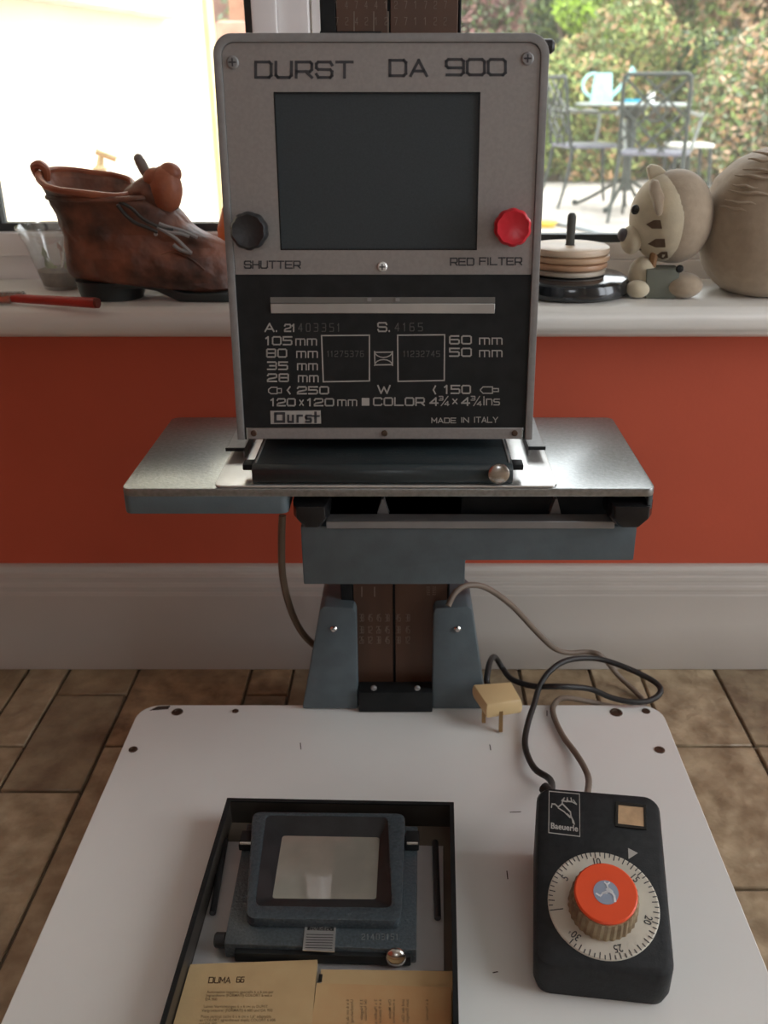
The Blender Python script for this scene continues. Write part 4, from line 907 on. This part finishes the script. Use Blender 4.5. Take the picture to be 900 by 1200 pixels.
# front paws
flat(MB().ball((X(754), CDp-.020, SZ+.020), (.014, .016, .019)).ball((X(747), CDp-.034, SZ+.009), (.012, .011, .009))).build('paw', M_crm, CT, smooth=True)
flat(MB().ball((X(800), CDp-.030, SZ+.012), (.020, .018, .013))).build('paw', M_tan, CT, smooth=True)
MB().lathe([(.003, 0), (.004, .001), (.003, .003), (0, .0035)], lambda x, y, z_: (x+X(789), CDp-.045-z_, y+Z(306)), 12).build('button', M_black, CT)
# gathered folds fanning out from the neck seam
for i in range(8):
    z0_ = Z(238-i*9+(i % 2)*2); x0f = X(832+i*3.0+max(0, i-4)*4); ln = .020+.010*((i*7) % 3); pts = []
    for j in range(7):
        xx = x0f+ln*j/6; zz_ = z0_-.002*j/6+.0006*math.sin(j*1.7+i)
        u = (xx-bxc)/rxb; w_ = (zz_-bcz)/(zt_-bcz); q = max(.02, 1-abs(u)**2.7-abs(w_)**2.7)**(1/2.7)
        pts.append((xx, CDp-.062*q*.93-.0005, zz_))
    MB().tube(pts, lambda t: .0013*math.sin(PI*min(.97, max(.03, t)))+.0004, 8, smooth=2).build('fold', M_tan, CT, smooth=True)
mb = MB()
for i in range(9):
    t = i/8; px = 833+14*math.sin(t*1.3)+t*12; py = 248-t*46
    d_ = .0028; zc_ = Z(py); xc_ = X(px); u = (xc_-bxc)/rxb; w_ = (zc_-bcz)/(zt_-bcz); yy_ = CDp-.062*math.sqrt(max(.02, 1-u*u-w_*w_))-.001
    mb.tube([(xc_-.0015, yy_, zc_), (xc_+.002, yy_-.001, zc_+.0025)], .0007, 5)
mb.build('seam_stitches', M_strp, CT)
# --- little grey block pot with a brown peg
gx, gy = on_z(775, 350, SZ).x, on_z(775, 350, SZ).y
GP = empty('grey_pot', (gx, gy+.012, SZ), 'small square grey pot with a brown stub in front of the cat', 'pot')
MB().hull8([(gx-.016, gy, SZ), (gx+.014, gy-.002, SZ), (gx+.017, gy+.026, SZ), (gx-.013, gy+.028, SZ)], [(gx-.018, gy-.001, SZ+.029), (gx+.015, gy-.003, SZ+.029), (gx+.018, gy+.027, SZ+.029), (gx-.015, gy+.029, SZ+.029)]).build('pot', mat('grey_green_stoneware', (.16, .165, .13), .6), GP, bevel=.0015)
MB().tube([(gx-.010, gy+.013, SZ+.028), (gx-.008, gy+.012, SZ+.052)], .0042, 8).build('stub', mat('brown_stub', (.30, .15, .06), .6), GP)

# ================================================================== GARDEN
GZ = -.17
M_pat = mat('pale_patio', (.40, .36, .32), .8, tint=(.27, .24, .21), vs=2.5, bump=.1, bs=10)
MB().box(-14, 1.14, GZ-.1, 16, 11.6, GZ).build('patio_ground', M_pat, kind='structure')
M_soil = mat('garden_soil', (.16, .12, .09), .9)
MB().box(-14, 11.6, GZ-.1, 16, 30, GZ+.02).build('garden_ground', M_soil, kind='structure')
# neighbouring cream house wall with a ledge, seen through the left window
M_ext = mat('cream_render', (.9, .84, .66), .8, var=.03, vs=8)
dv = Vector((.2585, .966, 0)); cn = Vector((-.506, 2.6, 0)); nv = Vector((-dv.y, dv.x, 0))
def ang_box(a, b, d0, d1, z0, z1):
    pts = [cn-dv*a+nv*d0, cn-dv*b+nv*d0, cn-dv*b+nv*d1, cn-dv*a+nv*d1]
    return [(p.x, p.y, z0) for p in pts], [(p.x, p.y, z1) for p in pts]
hs = empty('cream_house', (-1.3, 2.0, GZ), 'cream rendered house wall filling the left window', 'house')
MB().hull8(*ang_box(0, 2.0, 0, 1.6, GZ, 2.9)).build('wall', M_ext, hs)
lg0 = on_plane(195, 31, cn, nv)
la = (cn-lg0).dot(dv)
MB().hull8(*ang_box(la, 2.0, -.07, 0, lg0.z+.012, lg0.z+.11)).build('ledge', mat('white_ledge', (.8, .76, .66), .7), hs, bevel=.006)
MB().hull8(*ang_box(-.012, .022, -.012, .0, GZ, 2.9)).build('corner_bead', mat('corner_bead_cream', (.8, .66, .36), .7), hs)
# standpipe tap
tp = on_y(119, 208, 1.345)
TP = empty('garden_tap', (tp.x, 1.36, GZ), 'pale brass tap with a T-shaped handle seen above the boot collar', 'tap')
M_tap = mat('pale_brass', (.55, .46, .26), .4, metal=.3)
MB().box(tp.x-.03, 1.36, GZ, tp.x+.03, 1.40, tp.z-.01).build('post', mat('grey_timber_post', (.35, .3, .24), .8), TP)
MB().lathe([(.011, -.03), (.0105, .002), (.0085, .006), (.0095, .012), (.005, .016), (.0035, .030)], lambda x, y, z: (x+tp.x-.003+z*.22, y+1.345, z+tp.z-.0), 16).tube([(tp.x, 1.345, tp.z-.018), (tp.x, 1.37, tp.z-.018)], .008).build('body', M_tap, TP, smooth=True)
a = on_y(113, 177.5, 1.345); b = on_y(136, 186.5, 1.345)
MB().tube([a, b], .0042, 8).build('handle', M_tap, TP, smooth=True)
# pink-brown brick bits beyond the house corner
bp = on_y(268, 20, 4.0)
o = MB().box(bp.x-.06, 4.0, GZ, on_y(289, 20, 4.0).x, 4.4, on_y(268, 24, 4.0).z).build('brick_pier', mat('pink_brick', (.48, .26, .2), .8, var=.15, vs=20), bevel=.02)
prop(o, 'pinkish brick pier with rounded cap just past the cream house corner', 'pier')
x0_, x1_ = on_y(268, 10, 5.5).x, on_y(295, 10, 5.5).x
o = MB().box(x0_, 5.5, on_y(268, 26, 5.5).z, x1_, 5.8, 2.6).box(x0_+.02, 5.55, GZ, x0_+.07, 5.6, on_y(268, 26, 5.5).z+.1).build('birdhouse_post', mat('brown_timber', (.32, .16, .1), .8, var=.15))
prop(o, 'brown hanging timber box on a post beyond the brick pier', 'box')

def foliage(name, c, r, n, leaf, cols, seed, label, lumps=9, trunk=True, cat='shrub', group=None):
    rr = random.Random(seed); c = Vector(c)
    E = empty(name, (c.x, c.y, GZ), label, cat, group)
    L_ = [(Vector((rr.uniform(-.6, .6)*r[0], rr.uniform(-.5, .5)*r[1], rr.uniform(-.55, .6)*r[2])), rr.uniform(.35, .6)) for _ in range(lumps)]
    n = int(n*2.3); leaf *= .62; per = n//len(cols)
    for ci, col in enumerate(cols):
        mb = MB()
        for k in range(per):
            lc_, s = rr.choice(L_)
            d = Vector((rr.gauss(0, 1), rr.gauss(0, 1), rr.gauss(0, 1))).normalized(); q = rr.uniform(.7, 1.03)
            p = c+lc_+Vector((d.x*r[0], d.y*r[1], d.z*r[2]))*s*q
            if p.z < GZ+.02: p.z = GZ+rr.uniform(.02, .2)
            u = (d+Vector((rr.uniform(-1, 1), rr.uniform(-1, 1), rr.uniform(-1, .4)))).normalized(); v_ = u.orthogonal().normalized(); a = rr.uniform(0, PI*2)
            v_ = (v_*math.cos(a)+u.cross(v_)*math.sin(a)); w_ = u.cross(v_)
            l_ = leaf*rr.uniform(.6, 1.4)
            mb.add([p-v_*l_, p+w_*l_*.42+u*l_*.12, p+v_*l_, p-w_*l_*.42], [(0, 1, 2, 3)])
        mb.build('foliage', mat('leaf_%s_%d' % (name, ci)+str(seed), col, .55, var=.35, vs=3), E, kind='stuff')
    if trunk:
        mb = MB()
        for k in range(4):
            a = rr.uniform(0, 6.3); t_ = c+Vector((math.cos(a)*r[0]*.5, math.sin(a)*r[1]*.5, 0))
            mb.tube([(c.x+math.cos(a)*.05, c.y+math.sin(a)*.05, GZ), (c+t_)/2-Vector((0, 0, (c.z-GZ)*.3)), t_], lambda t: .05*(1-t)+.012, 6, smooth=2)
        mb.build('stem', mat('bark', (.09, .065, .045), .9), E)
    return E
GR = (.085, .13, .03); GR2 = (.16, .22, .05); DG = (.03, .055, .022); RU = (.33, .19, .09); PK = (.42, .28, .18); LM = (.32, .48, .05); YG = (.28, .30, .09); SG = (.18, .22, .13)
foliage('garden_shrub', (2.15, 9.8, .55), (1.0, .8, .95), 9000, .055, [GR2, YG, RU, GR], 11, 'rusty green shrub behind the turquoise watering can')
foliage('garden_shrub', (3.75, 9.4, .60), (1.15, .8, 1.05), 12000, .055, [GR2, PK, GR, SG, RU], 12, 'large shrub with pinkish leaf tips above the plush cat')
foliage('garden_shrub', (2.9, 10.2, .5), (.8, .6, .75), 7000, .05, [DG, GR, DG], 13, 'dark green shrub right behind the lattice garden chair')
foliage('garden_shrub', (5.3, 10.0, .7), (1.2, .8, 1.1), 7000, .06, [GR, GR2, DG], 14, 'green shrub at the right edge of the garden view')
foliage('garden_shrub', (2.0, 12.0, 1.45), (.75, .6, .65), 7000, .06, [LM, LM, GR2], 15, 'bright lime-green shrub above and behind the watering can')
foliage('garden_shrub', (1.35, 9.6, .25), (.6, .5, .55), 5000, .05, [GR2, YG, GR], 16, 'low green shrub just right of the enlarger head')
foliage('garden_tree', (4.4, 13, 1.9), (2.2, 1.2, 1.3), 12000, .08, [GR, PK, GR2, RU], 17, 'tall tree with orange-tinted leaves at the back of the garden', cat='tree')
foliage('garden_tree', (.9, 12.6, 1.6), (1.0, .7, 1.4), 9000, .07, [(.22, .09, .09), SG, (.3, .16, .14), GR], 18, 'purple-red leaved tree above the right shoulder of the enlarger', cat='tree')
foliage('garden_tree', (2.9, 14, 1.6), (1.5, .8, 1.7), 9000, .09, [DG, GR, GR2], 19, 'dark green tree in the middle distance between the others', cat='tree')
foliage('garden_tree', (-1.0, 14, 1.7), (1.8, .8, 1.6), 5000, .1, [SG, GR2, GR], 21, 'pale green tree beyond the brick pier', cat='tree')
yp = on_y(252, 246, 2.5)
foliage('yellow_plant', (yp.x+.04, 2.75, .15), (.13, .10, .20), 900, .022, [(.75, .6, .03), (.5, .6, .05)], 20, 'yellow-green plant low outside, between boot toe and house corner', 5, cat='plant')
# garden wall at the very back
MB().box(-8, 16, GZ, 12, 16.2, 2.6).build('wall_garden', mat('red_brown_garden_wall', (.24, .13, .1), .9, var=.2, vs=4), kind='structure')
# --- garden furniture
M_iron = mat('dark_green_cast_metal', (.010, .016, .012), .5)
M_cush = mat('chair_seat_grey', (.11, .11, .14), .35)
def chair(loc, rz, label, s=1.0, seatm=None):
    """origin at the floor, backrest at local -y... the sitter faces +y"""
    E = empty('garden_chair', loc, label, 'chair'); R_ = Matrix.Translation(loc) @ Matrix.Rotation(rz, 4, 'Z') @ Matrix.Scale(s, 4)
    w_ = .205; r = .011
    bz0, bz1 = .47, .89; lean = .07
    Y = lambda z: -.22-(z-.43)*lean/.46
    mb = MB(R_).tube([(-w_, Y(.43), .43), (-w_, Y(.8), .83), (-w_*.97, Y(.88), .88), (-w_*.9, Y(.89), .89), (w_*.9, Y(.89), .89), (w_*.97, Y(.88), .88), (w_, Y(.83), .83), (w_, Y(.43), .43)], .013, 8); mb.build('back_frame', M_iron, E, smooth=True)
    mb = MB(R_)
    def bar(x0, z0, x1, z1, rr=.0085): mb.tube([(x0, Y(z0), z0), (x1, Y(z1), z1)], rr, 6)
    for a, b, c_, d_ in ((-.2, .88, .2, .50), (.2, .88, -.2, .50), (-.2, .70, .08, .44), (.2, .70, -.08, .44), (-.08, .88, .2, .64), (.08, .88, -.2, .64), (-.2, .60, -.04, .44), (.2, .60, .04, .44)): bar(a, b, c_, d_)
    mb.tube([(.07*math.cos(t), Y(.69+.07*math.sin(t)), .69+.07*math.sin(t)) for t in [2*PI*k/14 for k in range(15)]], .0085, 6, cap=False)
    mb.build('lattice', M_iron, E, smooth=True)
    MB(R_).prism(rrect(-.22, -.22, .22, .22, .05, 4), .415, .44).build('seat', seatm or M_cush, E, bevel=.006)
    for sx in (-1, 1):
        MB(R_).tube([(sx*.2, -.20, .43), (sx*.215, -.24, .2), (sx*.23, -.30, 0)], lambda t: .016-.005*t, 6, smooth=3).build('leg', M_iron, E, smooth=True)
        MB(R_).tube([(sx*.2, .20, .43), (sx*.205, .22, .2), (sx*.21, .25, 0)], lambda t: .016-.005*t, 6, smooth=3).build('leg', M_iron, E, smooth=True)
        MB(R_).tube([(sx*.21, Y(.68), .68), (sx*.26, -.08, .655), (sx*.27, .10, .66), (sx*.26, .18, .63), (sx*.23, .16, .5), (sx*.215, .14, .43)], .012, 8, smooth=4).build('armrest', mat('pale_worn_armrest', (.16, .17, .15), .3, metal=.2) if True else M_iron, E, smooth=True)
    return E
def gx_(px, D): return on_y(px, 200, D).x
chair((gx_(772, 6.4), 6.55, GZ), D2R(-20), 'dark lattice-back garden chair seen from behind, in front of the table')
chair((gx_(690, 7.35), 7.45, GZ), D2R(-78), 'garden chair side-on at the left of the table')
sx0, sy0 = gx_(806, 7.7), 7.75
SE = empty('garden_stool', (sx0, sy0, GZ), 'low pale-topped garden stool to the right behind the lattice-back chair', 'stool')
MB().prism(rrect(sx0-.16, sy0-.16, sx0+.16, sy0+.16, .03, 4), GZ+.40, GZ+.43).build('seat', mat('pale_stool_top', (.55, .55, .5), .4), SE, bevel=.006)
for ax_ in (-1, 1):
    for ay_ in (-1, 1): MB().tube([(sx0+ax_*.13, sy0+ay_*.13, GZ+.41), (sx0+ax_*.155, sy0+ay_*.155, GZ)], .014, 6).build('leg', M_iron, SE, smooth=True)
# table
tx, ty = gx_(736, 7.2), 7.25
TB = empty('garden_table', (tx, ty, GZ), 'round garden table with splayed feet under the watering can', 'table')
MB().lathe([(.0, .700), (.40, .700), (.415, .708), (.415, .718), (.40, .724), (0, .724)], lambda x, y, z: (x+tx, y+ty, z+GZ), 48).build('tabletop', mat('grey_green_table_top', (.25, .28, .26), .2), TB, smooth=True)
MB().lathe([(.04, .12), (.03, .3), (.045, .5), (.03, .6), (.12, .70)], lambda x, y, z: (x+tx, y+ty, z+GZ), 20).build('pedestal', M_iron, TB, smooth=True)
for k in range(4):
    a = PI/4+k*PI/2+.25; c_, s_ = math.cos(a), math.sin(a)
    MB().tube([(tx+c_*.03, ty+s_*.03, GZ+.2), (tx+c_*.12, ty+s_*.12, GZ+.15), (tx+c_*.27, ty+s_*.27, GZ+.06), (tx+c_*.38, ty+s_*.38, GZ+.012)], .014, 6, smooth=3).ball((tx+c_*.39, ty+s_*.39, GZ+.02), .022, 10, 8).build('foot', M_iron, TB, smooth=True)
# watering can
TZ = GZ+.7242
wx, wy = on_y(706, 100, 7.15).x, 7.15; m_ = .0061
WC = empty('watering_can', (wx, wy, TZ), 'pale turquoise watering can standing on the garden table', 'watering can')
M_tq = mat('pale_turquoise_plastic', (.30, .55, .52), .35)
MB().lathe([(0, 0), (13*m_, 0), (13*m_, .004), (10.5*m_, 28*m_), (10*m_, 31*m_), (9*m_, 31*m_), (9.3*m_, 28*m_), (0, 25*m_)], lambda x, y, z: (x+wx, y*.8+wy, z+TZ), 28).build('body', M_tq, WC, smooth=True)
MB().tube([(wx-.055, wy, TZ+.185), (wx-.10, wy, TZ+.175), (wx-.135, wy, TZ+.13), (wx-.125, wy, TZ+.07), (wx-.072, wy, TZ+.035)], .011, 8, smooth=4).build('handle', M_tq, WC, smooth=True)
MB().tube([(wx+.06, wy, TZ+.035), (wx+.12, wy, TZ+.09), (wx+.19, wy, TZ+.19)], lambda t: .018-.007*t, 10, smooth=4).build('spout', M_tq, WC, smooth=True)
MB().tube([(wx+.185, wy, TZ+.182), (wx+.215, wy, TZ+.21)], lambda t: .012+.02*t, 12).build('rose', M_tq, WC, smooth=True)
p = on_y(741, 116, 7.1)
o = MB().lathe([(0, .0), (.05, 0), (.062, .022), (.058, .022), (.046, .006), (0, .005)], lambda x, y, z: (x+p.x, y+7.1, z+TZ), 24).build('blue_dish', mat('bright_blue_plastic', (.03, .42, .62), .3), smooth=True)
prop(o, 'small bright blue dish on the garden table', 'dish')
p = on_y(763, 114, 7.0)
o = MB().lathe([(0, 0), (.022, 0), (.026, .03), (.024, .062), (.012, .07), (0, .071)], lambda x, y, z: (x+p.x, y+7.0, z+TZ), 20).build('white_jar', mat('white_glaze', (.85, .85, .82), .3), smooth=True)
prop(o, 'small white jar on the garden table, seen through the chair lattice', 'jar')
# hose and yellow bowl on the patio
hp = [on_z(px, py, GZ+.012) for px, py in ((652, 262), (672, 266), (690, 270), (715, 276), (745, 276), (775, 270), (800, 262))]
o = MB().tube(hp, .012, 8, smooth=4).build('garden_hose', mat('grey_hose', (.14, .16, .17), .5), smooth=True); prop(o, 'dark grey hose lying across the pale patio', 'hose')
p = on_z(638, 266, GZ)
o = MB().lathe([(0, 0), (.06, 0), (.085, .035), (.08, .035), (.055, .006), (0, .006)], lambda x, y, z: (x+p.x, y+p.y, z+GZ), 24).build('yellow_bowl', mat('yellow_plastic', (.75, .5, .05), .4), smooth=True); prop(o, 'yellow bowl on the patio beside the enlarger head edge', 'bowl')

# shared group phrases for the repeats
for o in sc.objects:
    if o.parent is None and 'category' in o:
        n_ = o.name.split('.')[0]
        g_ = {'wooden_ring': 'wooden rings threaded on the peg', 'instruction_sheet': 'paper leaflets in the tray', 'garden_chair': 'metal chairs round the garden table',
              'garden_shrub': 'shrubs beyond the patio', 'garden_tree': 'trees at the back of the garden'}.get(n_)
        if g_: o['group'] = g_
